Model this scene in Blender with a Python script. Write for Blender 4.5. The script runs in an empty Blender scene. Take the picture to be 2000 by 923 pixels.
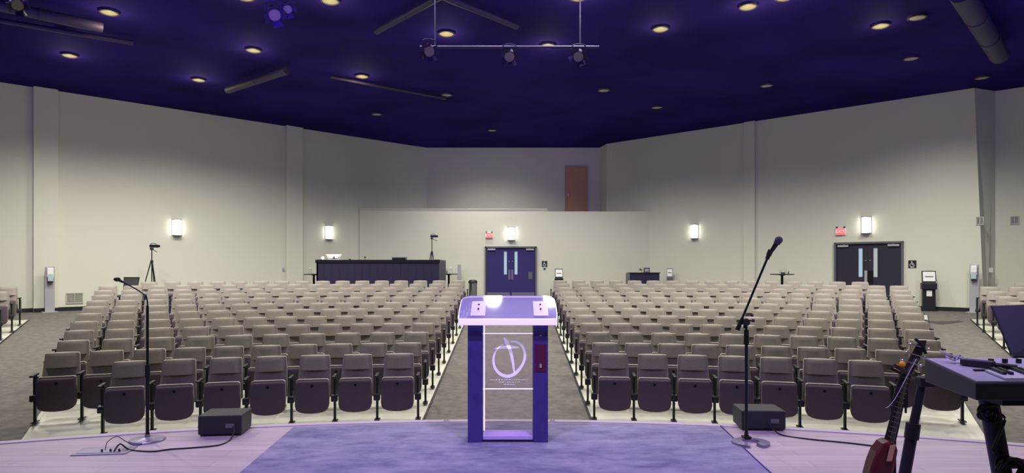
import bpy, bmesh, math, random
from mathutils import Vector, Matrix
random.seed(4)
S = bpy.context.scene
COL = S.collection
# ------------------------------------------------------------------ camera
ZC = 2.12           # camera height above the floor at the front row
F = 1250.0          # focal length in pixels of the 2000 px wide frame
HOR = 520.0         # horizon row
cam_d = bpy.data.cameras.new('camera'); cam = bpy.data.objects.new('camera', cam_d); COL.objects.link(cam)
cam.location = (0, 0, ZC); cam.rotation_euler = (math.pi/2, 0, 0)
cam_d.sensor_width = 36; cam_d.lens = F*36/2000; cam_d.shift_y = (HOR-461.5)/2000
cam_d.clip_start = .05; cam_d.clip_end = 200
S.camera = cam
S.view_settings.view_transform = 'Standard'; S.view_settings.look = 'None'
S.view_settings.gamma = 1; S.view_settings.exposure = 0.0
S.view_settings.use_curve_mapping = False
w = bpy.data.worlds.new('world'); S.world = w; w.use_nodes = True
w.node_tree.nodes['Background'].inputs[0].default_value = (.62, .58, .60, 1)
w.node_tree.nodes['Background'].inputs[1].default_value = .11

ZB = .88            # floor height at the back of the room
ZCEIL = 6.98
STG = .74           # stage height
CX, CY = -.09, -6.13  # centre the curved rows share
def fz(x, y):
    r = math.hypot(x-CX, y-CY)
    return min(max((r-15)*.0825, 0), ZB)
def P(px, py, D):
    return Vector(((px-1000)*D/F, D, ZC+(HOR-py)*D/F))
def X(px, D): return (px-1000)*D/F

# ---- lights
def spot(loc, tgt, power, col, size=100, blend=1, rad=.15):
    d = bpy.data.lights.new('spot_lamp', 'SPOT'); d.energy = power; d.color = col
    d.spot_size = math.radians(size); d.spot_blend = blend; d.shadow_soft_size = rad
    o = bpy.data.objects.new('spot_lamp', d); COL.objects.link(o); o.location = loc
    o.rotation_euler = (Vector(tgt)-Vector(loc)).to_track_quat('-Z', 'Y').to_euler()
    return o
PUR = (.36, .22, 1.0)
WARM = (1.0, .955, .86)
# purple stage wash from the lighting bar over the stage
for x in (-3.2, -1.1, 1.1, 3.2):
    spot((x, 2.2, 6.3), (x*.9, 4.4, STG), 520, (.48, .36, 1.0), 78, 1, .12)
for x in (-2.2, 2.2):
    spot((x, 1.0, 6.4), (x*.6, 4.6, STG), 290, (.95, .80, .95), 50, 1, .12)
# violet spots added out of view wash the dark ceiling
for x in (-8, -2.8, 2.8, 8):
    spot((x, 6.5, 5.0), (x*1.1, 12.5, 7.4), 330, (.17, .07, 1.0), 125, 1, .3)
# faint violet beam without a fixture, added to tint the loft wall
spot((0, 6.0, 6.4), (0, 26, 6.0), 500, (.45, .2, 1.0), 34, 1, .1)
for x in (-1.45, -.35, .75, 1.3):  # unseen spots added to reflect as hot spots on the lectern top
    spot((x, 9.75, 6.7), (x*.8, 9.2, 0), 200, (1, .93, .9), 110, 1, .16)
# warm ceiling spots: some at downlights, others added to brighten seats and walls
DOWN = [(-8.4,12.6),(-10.6,14.9),(-8.6,16.9),(-6.0,14.6),(-3.3,11.9),(-3.9,16.6),(-.95,13.5),(1.1,11.6),(3.1,13.2),(4.5,12.1),(7.6,13.1),(6.2,17.4),(2.6,17.9),(-2.4,20.8),(-.8,23.2),(3.7,19.9),(-1.9,18.4),(10.2,15.2),(10.0,11.8),(-6.6,8.6),(-9.6,10.0),(6.8,8.6),(9.6,9.4),(-9.3,14.0),(8.6,14.6),(-1.2,20.6),(2.2,20.6),(-6.4,18.2)]

# ------------------------------------------------------------------ materials
def mat(name, col, rough=.6, metal=0, emit=None, estr=0, trans=0, noise=None, bump=0, bscale=200, alpha=1, spec=.5, ior=1.45, col2=None):
    m = bpy.data.materials.new(name); m.use_nodes = True
    nt = m.node_tree; b = nt.nodes['Principled BSDF']
    b.inputs['Base Color'].default_value = (*col, 1); b.inputs['Roughness'].default_value = rough
    b.inputs['Metallic'].default_value = metal; b.inputs['Transmission Weight'].default_value = trans
    b.inputs['IOR'].default_value = ior; b.inputs['Specular IOR Level'].default_value = spec
    b.inputs['Alpha'].default_value = alpha
    if emit: b.inputs['Emission Color'].default_value = (*emit, 1); b.inputs['Emission Strength'].default_value = estr
    if noise or bump:
        tc = nt.nodes.new('ShaderNodeTexCoord')
    if noise:
        n = nt.nodes.new('ShaderNodeTexNoise'); n.inputs['Scale'].default_value = noise[0]; n.inputs['Detail'].default_value = 6
        mx = nt.nodes.new('ShaderNodeMix'); mx.data_type = 'RGBA'
        k = noise[1]; c2 = col2 or tuple(max(0, c*(1-k)) for c in col); c1 = col if col2 else tuple(c*(1+k) for c in col)
        r = nt.nodes.new('ShaderNodeMapRange'); r.inputs[1].default_value = .35; r.inputs[2].default_value = .65
        nt.links.new(tc.outputs['Object'], n.inputs['Vector']); nt.links.new(n.outputs['Fac'], r.inputs[0])
        nt.links.new(r.outputs[0], mx.inputs[0]); mx.inputs[6].default_value = (*c1, 1); mx.inputs[7].default_value = (*c2, 1)
        nt.links.new(mx.outputs[2], b.inputs['Base Color'])
    if bump:
        n2 = nt.nodes.new('ShaderNodeTexNoise'); n2.inputs['Scale'].default_value = bscale
        bp = nt.nodes.new('ShaderNodeBump'); bp.inputs['Strength'].default_value = bump; bp.inputs['Distance'].default_value = .01
        nt.links.new(tc.outputs['Object'], n2.inputs['Vector']); nt.links.new(n2.outputs['Fac'], bp.inputs['Height'])
        nt.links.new(bp.outputs[0], b.inputs['Normal'])
    return m
M = {}
M['wall'] = mat('wall_paint', (.62, .63, .535), .85, bump=.05, bscale=60)
M['ceil'] = mat('ceiling_blue_lit', (.016, .009, .115), .9, spec=.05, noise=(.5, .3))  # blue light on the black ceiling is mixed into its base colour
M['pipe'] = mat('painted_pipe', (.03, .02, .07), .6)
M['pipe_grey'] = mat('vent_grey', (.42, .42, .36), .6)
M['carpet'] = mat('aisle_carpet', (.112, .105, .094), .95, noise=(9, .16), bump=.5, bscale=300)
M['pale'] = mat('pale_vinyl', (.46, .46, .40), .5, noise=(3, .08))
M['blacktrim'] = mat('black_trim', (.012, .012, .016), .5)
M['fabric'] = mat('taupe_fabric', (.295, .268, .238), .95, noise=(60, .07), bump=.25, bscale=900)
M['pan'] = mat('seat_pan', (.082, .060, .078), .8, noise=(60, .06))
M['black'] = mat('black_plastic', (.012, .012, .016), .45)
M['blackm'] = mat('black_metal', (.02, .02, .026), .35, .6)
M['steel'] = mat('steel', (.55, .55, .56), .3, 1)
M['grey'] = mat('grey_metal', (.40, .40, .43), .45, .2)
M['white'] = mat('white_plastic', (.8, .8, .78), .4)
M['paper'] = mat('paper', (.75, .75, .74), .8)
M['door'] = mat('door_paint', (.022, .016, .034), .55)
M['door_haze'] = mat('door_paint_blue_haze', (.026, .017, .125), .55)  # blue haze over the dark centre doors, put into their colour
M['frame'] = mat('door_frame', (.11, .11, .13), .5)
M['glass'] = mat('lite_glass', (.30, .42, .52), .15, emit=(.45, .68, .8), estr=.35)
M['glass2'] = mat('lite_glass_grey', (.35, .40, .40), .2, emit=(.55, .6, .55), estr=.28)
M['lobby'] = mat('lobby_glow', (.4, .4, .6), .3, emit=(.35, .4, .85), estr=.3)
M['beige'] = mat('beige_door', (.52, .30, .17), .6)
M['lamp'] = mat('sconce_diffuser', (1, 1, 1), .5, emit=(1, .97, .88), estr=9)
M['dlamp'] = mat('downlight_lens', (.10, .09, .055), .6, emit=(1, .88, .5), estr=.22)
M['dring'] = mat('downlight_ring', (.35, .33, .30), .5)
M['exit'] = mat('exit_red', (.7, .08, .08), .4, emit=(1, .16, .17), estr=.85)
M['exitl'] = mat('exit_letters', (.9, .5, .5), .4, emit=(1, .5, .5), estr=.9)
M['purple'] = mat('lectern_post', (.06, .036, .21), .35, noise=(12, .12))
M['acryl'] = mat('clear_acrylic', (.93, .9, 1), .04, trans=1, ior=1.2)
M['edge'] = mat('lit_acrylic_edge', (.8, .7, 1), .2, emit=(.80, .66, 1), estr=1.3)
M['tray'] = mat('lit_acrylic_top', (.42, .37, .62), .05, emit=(.5, .42, .95), estr=.10, alpha=.55)
M['frost'] = mat('frosted_etching', (.85, .80, .97), .6, emit=(.66, .58, .98), estr=.40)
M['plate'] = mat('pinkish_plate', (.72, .62, .82), .3)
M['redrefl'] = mat('dark_red_reflection', (.10, .01, .045), .4)
M['yellow'] = mat('yellow_plastic', (.85, .42, .02), .4)
M['guitar'] = mat('reddish_wood', (.065, .009, .014), .25, noise=(4, .4))
M['fret'] = mat('dark_wood', (.03, .018, .02), .4)
M['kbd'] = mat('keyboard_case', (.48, .45, .54), .42)
M['kside'] = mat('keyboard_side', (.035, .03, .06), .45)
M['leaf'] = mat('green_leaf', (.13, .18, .03), .7)
M['booth'] = mat('booth_laminate', (.019, .013, .046), .5)  # bluish haze tint mixed into the dark laminate colour
M['screen'] = mat('screen_dark', (.02, .02, .025), .15)
M['print'] = mat('dark_print', (.03, .03, .03), .7)
M['cyan'] = mat('pale_blue_plastic', (.42, .52, .58), .4)
M['lampbulb'] = mat('task_lamp_bulb', (1, 1, 1), .5, emit=(1, .93, .75), estr=22)
M['lens'] = mat('stage_light_lens', (.16, .14, .13), .3, emit=(.75, .62, .5), estr=.03)
M['clear'] = mat('clear_glass', (.95, .95, .95), .03, trans=1, ior=1.3)
def wood():
    m = mat('stage_planks', (.4, .33, .35), .42)
    nt = m.node_tree; b = nt.nodes['Principled BSDF']
    tc = nt.nodes.new('ShaderNodeTexCoord')
    br = nt.nodes.new('ShaderNodeTexBrick'); br.inputs['Scale'].default_value = 1
    br.inputs['Brick Width'].default_value = 1.4; br.inputs['Row Height'].default_value = .13
    br.inputs['Mortar Size'].default_value = .0018; br.inputs['Color1'].default_value = (.55, .47, .47, 1)
    br.inputs['Color2'].default_value = (.47, .40, .41, 1); br.inputs['Mortar'].default_value = (.28, .23, .25, 1)
    mp = nt.nodes.new('ShaderNodeMapping'); mp.inputs['Scale'].default_value = (1, 9, 1)
    n = nt.nodes.new('ShaderNodeTexNoise'); n.inputs['Scale'].default_value = 2.2; n.inputs['Detail'].default_value = 8
    mx = nt.nodes.new('ShaderNodeMix'); mx.data_type = 'RGBA'; mx.blend_type = 'MULTIPLY'; mx.inputs[0].default_value = .55
    cr = nt.nodes.new('ShaderNodeValToRGB'); cr.color_ramp.elements[0].position = .3; cr.color_ramp.elements[0].color = (.72, .68, .72, 1)
    cr.color_ramp.elements[1].position = .7; cr.color_ramp.elements[1].color = (1, 1, 1, 1)
    L = nt.links.new
    L(tc.outputs['Object'], br.inputs['Vector']); L(tc.outputs['Object'], mp.inputs['Vector']); L(mp.outputs[0], n.inputs['Vector'])
    L(n.outputs['Fac'], cr.inputs[0]); L(br.outputs['Color'], mx.inputs[6]); L(cr.outputs[0], mx.inputs[7]); L(mx.outputs[2], b.inputs['Base Color'])
    return m
M['wood'] = wood()
def rugmat():
    m = mat('mottled_carpet', (.3, .27, .4), .95, bump=.5, bscale=250)
    nt = m.node_tree; b = nt.nodes['Principled BSDF']; tc = nt.nodes.new('ShaderNodeTexCoord')
    mp = nt.nodes.new('ShaderNodeMapping'); mp.inputs['Scale'].default_value = (1, 2.0, 1)
    n = nt.nodes.new('ShaderNodeTexNoise'); n.inputs['Scale'].default_value = 3.2; n.inputs['Detail'].default_value = 9; n.inputs['Roughness'].default_value = .68
    n.inputs['Distortion'].default_value = .25
    cr = nt.nodes.new('ShaderNodeValToRGB'); e = cr.color_ramp.elements
    e[0].position = .34; e[0].color = (.15, .145, .25, 1); e[1].position = .70; e[1].color = (.37, .345, .44, 1)
    L = nt.links.new
    L(tc.outputs['Object'], mp.inputs['Vector']); L(mp.outputs[0], n.inputs['Vector']); L(n.outputs['Fac'], cr.inputs[0]); L(cr.outputs[0], b.inputs['Base Color'])
    return m
M['rug'] = rugmat()

# ------------------------------------------------------------------ mesh helpers
class MB:
    def __init__(s): s.b = bmesh.new()
    def box(s, c, d, rot=None, bev=0):
        r = bmesh.ops.create_cube(s.b, size=1); v = r['verts']
        bmesh.ops.scale(s.b, vec=d, verts=v)
        if bev:
            ed = list({e for q in v for e in q.link_edges})
            rr = bmesh.ops.bevel(s.b, geom=ed, offset=bev, segments=2, affect='EDGES', profile=.5)
            v = list({q for f in rr['faces'] for q in f.verts} | {q for q in v if q.is_valid})
        if rot is not None:
            if not isinstance(rot, Matrix): rot = Matrix.Rotation(rot, 3, 'Z')
            bmesh.ops.rotate(s.b, cent=(0, 0, 0), matrix=rot, verts=v)
        bmesh.ops.translate(s.b, vec=c, verts=v); return s
    def cyl(s, p0, p1, r0, r1=None, n=12, cap=True):
        p0 = Vector(p0); p1 = Vector(p1); r1 = r0 if r1 is None else r1
        d = p1-p0; q = d.to_track_quat('Z', 'Y').to_matrix()
        ra = [s.b.verts.new(p0+q@Vector((r0*math.cos(a), r0*math.sin(a), 0))) for a in [2*math.pi*i/n for i in range(n)]]
        rb = [s.b.verts.new(p1+q@Vector((r1*math.cos(a), r1*math.sin(a), 0))) for a in [2*math.pi*i/n for i in range(n)]]
        for i in range(n): s.b.faces.new((ra[i], ra[(i+1) % n], rb[(i+1) % n], rb[i]))
        if cap: s.b.faces.new(ra[::-1]); s.b.faces.new(rb)
        return s
    def tube(s, pts, r, n=8, sub=6):
        pts = [Vector(p) for p in pts]
        if sub > 1 and len(pts) > 2:
            q = [pts[0]*2-pts[1]]+pts+[pts[-1]*2-pts[-2]]; o = []
            for i in range(1, len(q)-2):
                for k in range(sub):
                    t = k/sub
                    o.append(.5*((2*q[i])+(q[i+1]-q[i-1])*t+(2*q[i-1]-5*q[i]+4*q[i+1]-q[i+2])*t*t+(3*q[i]-q[i-1]-3*q[i+1]+q[i+2])*t**3))
            pts = o+[pts[-1]]
        rings = []; up = Vector((0, 0, 1))
        for i, p in enumerate(pts):
            d = (pts[min(i+1, len(pts)-1)]-pts[max(i-1, 0)]).normalized()
            a = d.cross(up)
            if a.length < .05: a = d.cross(Vector((1, 0, 0)))
            a.normalize(); c = a.cross(d)
            rings.append([s.b.verts.new(p+r*(a*math.cos(t)+c*math.sin(t))) for t in [2*math.pi*k/n for k in range(n)]])
        for A, B in zip(rings, rings[1:]):
            for k in range(n): s.b.faces.new((A[k], A[(k+1) % n], B[(k+1) % n], B[k]))
        s.b.faces.new(rings[0][::-1]); s.b.faces.new(rings[-1]); return s
    def lathe(s, prof, c=(0, 0, 0), n=24):
        rings = []
        for r, z in prof:
            rings.append([s.b.verts.new((c[0]+max(r, 1e-4)*math.cos(2*math.pi*k/n), c[1]+max(r, 1e-4)*math.sin(2*math.pi*k/n), c[2]+z)) for k in range(n)])
        for A, B in zip(rings, rings[1:]):
            for k in range(n): s.b.faces.new((A[k], A[(k+1) % n], B[(k+1) % n], B[k]))
        s.b.faces.new(rings[0][::-1]); s.b.faces.new(rings[-1]); return s
    def prism(s, pts, off):
        """closed polygon of 3-D points swept by the vector off"""
        off = Vector(off); a = [s.b.verts.new(Vector(p)) for p in pts]; b = [s.b.verts.new(Vector(p)+off) for p in pts]
        n = len(a); s.b.faces.new(a[::-1]); s.b.faces.new(b)
        for i in range(n): s.b.faces.new((a[i], a[(i+1) % n], b[(i+1) % n], b[i]))
        return s
    def loft(s, rings):
        R = [[s.b.verts.new(Vector(p)) for p in r] for r in rings]; n = len(R[0])
        for A, B in zip(R, R[1:]):
            for k in range(n): s.b.faces.new((A[k], A[(k+1) % n], B[(k+1) % n], B[k]))
        s.b.faces.new(R[0][::-1]); s.b.faces.new(R[-1]); return s
    def ball(s, c, r, sc=(1, 1, 1), n=16):
        q = bmesh.ops.create_uvsphere(s.b, u_segments=n, v_segments=n//2+2, radius=r)
        bmesh.ops.scale(s.b, vec=sc, verts=q['verts']); bmesh.ops.translate(s.b, vec=c, verts=q['verts']); return s
    def build(s, name, m, parent=None, smooth=False, bevel=0, loc=None):
        bmesh.ops.recalc_face_normals(s.b, faces=s.b.faces)
        me = bpy.data.meshes.new(name); s.b.to_mesh(me); s.b.free()
        me.materials.append(M[m] if isinstance(m, str) else m)
        if smooth:
            for p in me.polygons: p.use_smooth = True
            try: me.set_sharp_from_angle(angle=math.radians(38))
            except Exception: pass
        o = bpy.data.objects.new(name, me); COL.objects.link(o)
        if parent: o.parent = parent
        if loc is not None: o.location = loc
        if bevel:
            md = o.modifiers.new('bevel', 'BEVEL'); md.width = bevel; md.segments = 2; md.limit_method = 'ANGLE'
        return o
def tag(o, label, cat, group=None, kind=None):
    o['label'] = label; o['category'] = cat
    if group: o['group'] = group
    if kind: o['kind'] = kind
    return o
def thing(name, label, cat, loc=(0, 0, 0), rz=0, group=None):
    o = bpy.data.objects.new(name, None); o.empty_display_size = .1; COL.objects.link(o); o.location = loc; o.rotation_euler = (0, 0, rz)
    return tag(o, label, cat, group)
def struct(o): o['kind'] = 'structure'; return o
def text_mesh(name, txt, size, m, parent, loc, rot=(math.pi/2, 0, 0), depth=.002, align='CENTER'):
    c = bpy.data.curves.new('t', 'FONT'); c.body = txt; c.size = size; c.extrude = depth; c.align_x = align; c.align_y = 'CENTER'
    t = bpy.data.objects.new('t', c); COL.objects.link(t)
    dg = bpy.context.evaluated_depsgraph_get(); dg.update()
    me = bpy.data.meshes.new_from_object(t.evaluated_get(dg))
    bpy.data.objects.remove(t); bpy.data.curves.remove(c)
    me.materials.clear(); me.materials.append(M[m]); me.name = name
    o = bpy.data.objects.new(name, me); COL.objects.link(o); o.parent = parent; o.location = loc; o.rotation_euler = rot
    return o

# ------------------------------------------------------------------ floor
def polar(name, r0, r1, a0, a1, m, dz=0, nr=40, na=60, thick=.0, clip=None, skirt=0.3):
    """piece of the bowl-shaped floor between two radii; a0,a1 degrees or functions of r"""
    b = bmesh.new(); rows = []
    for i in range(nr+1):
        r = r0+(r1-r0)*i/nr
        A0 = a0(r) if callable(a0) else a0; A1 = a1(r) if callable(a1) else a1
        row = []
        for j in range(na+1):
            a = math.radians(A0+(A1-A0)*j/na); x = CX+r*math.sin(a); y = CY+r*math.cos(a)
            row.append(b.verts.new((x, y, fz(x, y)+dz)))
        rows.append(row)
    for A, B in zip(rows, rows[1:]):
        for k in range(na): b.faces.new((A[k], A[k+1], B[k+1], B[k]))
    if skirt:
        be = [e for e in b.edges if e.is_boundary]
        q = bmesh.ops.extrude_edge_only(b, edges=be)
        bmesh.ops.translate(b, vec=(0, 0, -skirt), verts=[v for v in q['geom'] if isinstance(v, bmesh.types.BMVert)])
    bmesh.ops.recalc_face_normals(b, faces=b.faces)
    me = bpy.data.meshes.new(name); b.to_mesh(me); b.free(); me.materials.append(M[m])
    o = bpy.data.objects.new(name, me); COL.objects.link(o); return o
struct(polar('floor', 9.0, 34, -56, 56, 'carpet', nr=100, na=80))
def aisle_edge(x): return lambda r: math.degrees(math.asin((x-CX)/r))
def outer(sign):
    return lambda r: sign*(22.6+(r-13.9)*.262)
R_IN, R_OUT = 13.7, 25.25
plats = [('trim_1', aisle_edge(-1.22), outer(-1)), ('trim_2', aisle_edge(1.09), outer(1))]
SIDE_L, SIDE_R = -28.3, 27.5
plats += [('trim_3', lambda r: SIDE_L, lambda r: -38), ('trim_4', lambda r: SIDE_R, lambda r: 38)]
for nm, a0, a1 in plats:
    r1 = R_OUT if nm in ('trim_1', 'trim_2') else 24.75
    struct(polar(nm, R_IN if nm in ('trim_1', 'trim_2') else 17.5, r1, a0, a1, 'pale', dz=.012, nr=48, na=24, skirt=.012))
# black edging strips along the pale seating floor
def edging(nm, fn, r0, r1, wdt=.03):
    b = MB(); n = 40; L = []; Rr = []
    for i in range(n+1):
        r = r0+(r1-r0)*i/n; a = math.radians(fn(r))
        x = CX+r*math.sin(a); y = CY+r*math.cos(a); z = fz(x, y)
        L.append((x-wdt/2, y, z+.016)); Rr.append((x+wdt/2, y, z+.016))
    rings = []
    for p, q in zip(L, Rr):
        rings.append([p, q, (q[0], q[1], q[2]-.016), (p[0], p[1], p[2]-.016)])
    b.loft(rings); return struct(b.build(nm, 'blacktrim'))
edging('trim_5', aisle_edge(-1.22), R_IN, R_OUT); edging('trim_6', aisle_edge(1.09), R_IN, R_OUT)
edging('trim_7', outer(-1), R_IN, R_OUT, .02); edging('trim_8', outer(1), R_IN, R_OUT, .02)
edging('trim_9', lambda r: SIDE_L, 17.5, 24.75); edging('trim_10', lambda r: SIDE_R, 17.5, 24.75)

# ------------------------------------------------------------------ walls, ceiling
ZT = ZCEIL+.1
def wall(name, pts, z0=-.2, z1=ZT, t=.15, m='wall'):
    """vertical wall along a plan polyline (x,y), thickened outwards (away from the camera)"""
    b = MB(); n = len(pts)
    nor = []
    for i in range(n):
        p = Vector(pts[max(i-1, 0)]); q = Vector(pts[min(i+1, n-1)]); d = (q-p).normalized()
        k = Vector((-d.y, d.x)); nor.append(k*t)
    rings = []
    for p, k in zip(pts, nor):
        o = (p[0]+k.x, p[1]+k.y)
        rings.append([(p[0], p[1], z0), (p[0], p[1], z1), (o[0], o[1], z1), (o[0], o[1], z0)])
    b.loft(rings); return struct(b.build(name, m))
def lw(px):   # point on the left wall at image column px (plan)
    # line through (-13.5,16.9) with slope .935
    k = (px-1000)/F; y = (16.9+.935*13.5)/(1-.935*k); return (k*y, y)
def rw(px):   # right wall: through (5.19,24.1) slope -.9
    k = (px-1000)/F; y = (24.1+.9*5.19)/(1+.9*k); return (k*y, y)
LW_END = (-4.3, 25.5)
wall('wall_left', [(-17.5, 4), (-17.5, 13.16), (-13.5, 16.9), LW_END])
wall('wall_back', [LW_END, (-3.5, 26.2), (3.6, 26.2), (3.75, 25.4)])
T1 = rw(1903); B1 = rw(1925)
wall('wall_right', [(3.75, 25.4), T1])
# leaning facet and the column beside it
b = MB()
B2 = (X(1944, 17.75), 17.75); B3 = (X(2004, 17.3), 17.3)
def quad(b, a, c, e, f, t=(0.15, .15)):
    b.prism([a, c, e, f], (t[0], t[1], 0))
b.prism([(T1[0], T1[1], -.2), (B1[0], B1[1], -.2), (T1[0], T1[1], ZT)], (.1, .1, 0))
b.prism([(B1[0], B1[1], -.2), (B2[0], B2[1], -.2), (B2[0], B2[1], ZT), (T1[0], T1[1], ZT)], (.1, .14, 0))
struct(b.build('wall_right_facet', 'wall'))
wall('wall_right_front', [B2, B3, (17.5, 14.0), (17.5, 4)])
# pilasters on the slanted walls
def pil(name, f, pa, pb, d=.10, z1=ZCEIL):
    a = Vector(f(pa)); c = Vector(f(pb)); u = (c-a).normalized(); k = Vector((u.y, -u.x))*d
    struct(MB().prism([(a.x, a.y, -.1), (c.x, c.y, -.1), (c.x+k.x, c.y+k.y, -.1), (a.x+k.x, a.y+k.y, -.1)], (0, 0, z1+.1)).build(name, 'wall'))
pil('trim_11', lw, 64, 112, .16); pil('trim_12', lw, 556, 588, .16); pil('trim_13', rw, 1455, 1476, .1)
# entrance box in the centre of the back wall, with the loft behind its parapet
YB = 24.1
b = MB()
XL, XR, XM = X(702, YB), X(1269.5, YB), X(1069, YB)
b.prism([(XL, YB, 0), (XM, YB, 0), (XM, YB, 4.26), (XL, YB, 4.26)], (0, .12, 0))
b.prism([(XM, YB, 0), (XR, YB, 0), (XR, YB, 4.19), (XM, YB, 4.19)], (0, .12, 0))
struct(b.build('wall_entrance', 'wall'))
struct(MB().box(((XL+XR)/2, 25.2, 4.02), (XR-XL-.2, 2.1, .1)).build('trim_14', 'wall'))
struct(MB().box(((XL+XM)/2, YB+.06, 4.275), (XM-XL, .17, .03)).build('trim_15', 'wall'))
# ceiling
struct(MB().prism([(-17.6, 2, ZCEIL), (17.6, 2, ZCEIL), (17.6, 15, ZCEIL), (4.3, 26.4, ZCEIL), (-5, 26.4, ZCEIL), (-17.6, 14, ZCEIL)], (0, 0, .2)).build('ceiling', 'ceil'))
# baseboards
def base(name, f, pa, pb):
    a = Vector(f(pa)); c = Vector(f(pb)); u = (c-a).normalized(); k = Vector((u.y, -u.x))*.02
    struct(MB().prism([(a.x, a.y, ZB), (c.x, c.y, ZB), (c.x+k.x, c.y+k.y, ZB), (a.x+k.x, a.y+k.y, ZB)], (0, 0, .11)).build(name, 'blacktrim'))
base('baseboard_left', lw, 0, 64); base('baseboard_left', lw, 112, 556); base('baseboard_left', lw, 588, 698)
a = Vector(lw(64)); c = Vector(lw(112)); u = (c-a).normalized(); k = Vector((u.y, -u.x))*.16
base('baseboard_pilaster', lambda p: (a+k) if p == 0 else (c+k), 0, 1)
base('baseboard_right', rw, 1296, 1628); base('baseboard_right', rw, 1764, 1921)
base('baseboard_back', lambda p: (p, YB), XL, X(944, YB)); base('baseboard_back', lambda p: (p, YB), X(1052, YB), XR)

# ------------------------------------------------------------------ ceiling details
def cp(px, py, dz=.1):
    D = (ZCEIL-dz-ZC)*F/(HOR-py); return Vector((X(px, D), D, ZCEIL-dz))
def duct(a, c, r, lab, kind='round', nm='duct'):
    b = MB(); b.cyl(a, c, r, n=16)
    d = (Vector(c)-Vector(a)); n = max(2, int(d.length/1.2))
    for i in range(1, n): q = Vector(a)+d*i/n; b.cyl(q-d.normalized()*.02, q+d.normalized()*.02, r*1.08, n=16)
    return tag(b.build(nm, 'pipe', smooth=True), lab, 'duct' if r > .08 else 'pipe')
duct(cp(-60, -2, .25), cp(200, 54, .25), .10, 'round ceiling duct running in from the upper left corner')
duct(cp(-60, 30, .15), cp(260, 84, .15), .05, 'thin grey pipe under the ceiling beside the upper left duct', nm='ceiling_pipe')
duct(cp(445, 176, .25), cp(560, 138, .25), .09, 'short round duct high on the left half of the dark ceiling')
duct(cp(645, 150, .1), cp(870, 192, .1), .04, 'thin conduit on the ceiling left of the centre line', nm='ceiling_pipe')
duct(cp(735, 62, .15), cp(862, -8, .15), .06, 'slanted pipe on the ceiling near the hanging lighting bar', nm='ceiling_pipe')
duct(cp(862, -8, .15), cp(1010, 52, .15), .06, 'second slanted pipe on the ceiling behind the hanging lighting bar', nm='ceiling_pipe')
duct(cp(1876, -16, .3), cp(1952, 108, .3), .18, 'wide round duct running along the right end of the dark ceiling')
# roof beams
def beam(a, c, lab, wd=.22, h=.3):
    a = Vector(a); c = Vector(c); d = (c-a).normalized(); n = Vector((-d.y, d.x, 0))*wd/2
    b = MB(); up = Vector((0, 0, h))
    b.prism([a-n, a+n, a+n+Vector((0, 0, .03)), a-n+Vector((0, 0, .03))], c-a)
    b.prism([a-n*.15, a+n*.15, a+n*.15+up, a-n*.15+up], c-a)
    return struct(b.build('trim_beam', 'ceil'))
# lamps in the ceiling: lit ones give light, others are dark discs
lit = [(213, 31), (136, 114), (388, 161), (495, 104), (645, 9), (707, 154), (1129, 2), (1290, 63), (1461, 20), (1532, 2), (1720, 57), (479, 2), (872, 72), (1070, 95)]
unlit = [(872, 190), (1179, 181), (736, 227), (961, 258), (1283, 214), (1791, 41), (1779, 120), (1497, 172), (1918, 157), (128, 67)]
def downlight(p, on, lab):
    t = thing('ceiling_downlight', lab, 'ceiling light', (p.x, p.y, ZCEIL-.1), 0, 'downlights in the dark ceiling')
    MB().lathe([(.17, .1), (.17, .055), (.15, .045), (.14, .06), (.14, .09)], n=24).build('housing', 'pipe', t, True)
    MB().lathe([(.14, .08), (.14, .06), (.06, .048), (0, .045)], n=24).build('lens', 'dlamp' if on else 'dring', t, True)
    if on:
        d = bpy.data.lights.new('downlight_glow', 'POINT'); d.energy = 13; d.color = (1, .85, .42); d.shadow_soft_size = .05
        o = bpy.data.objects.new('downlight_glow', d); COL.objects.link(o); o.parent = t; o.location = (0, 0, -.22)
def where(px, py):
    h = 'far left' if px < 300 else 'left' if px < 650 else 'centre-left' if px < 900 else 'centre' if px < 1150 else 'centre-right' if px < 1400 else 'right' if px < 1700 else 'far right'
    v = 'nearest the top edge of the photo' if py < 30 else 'in the upper ceiling' if py < 90 else 'in the middle ceiling' if py < 165 else 'close to the back wall'
    return h, v
seen = {}
for on, L in ((True, lit), (False, unlit)):
    L = sorted(L); tot = [where(*q) for q in L]
    for q in L:
        h, v = where(*q); key = (on, h, v); seen[key] = seen.get(key, 0)+1
        ordn = '' if tot.count((h, v)) == 1 else ', the one further left' if seen[key] == 1 else ', the one further right'
        downlight(cp(q[0], q[1]), on, ('glowing yellowish' if on else 'unlit pale')+' round downlight, %s, %s%s' % (h, v, ordn))
for x, y in DOWN:
    spot((x, y, ZCEIL-.25), (x, y+.3, 0), (690 if y < 13.7 else 450 if abs(x) < 5.2 else 650), WARM, 144, 1, .12)

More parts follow.
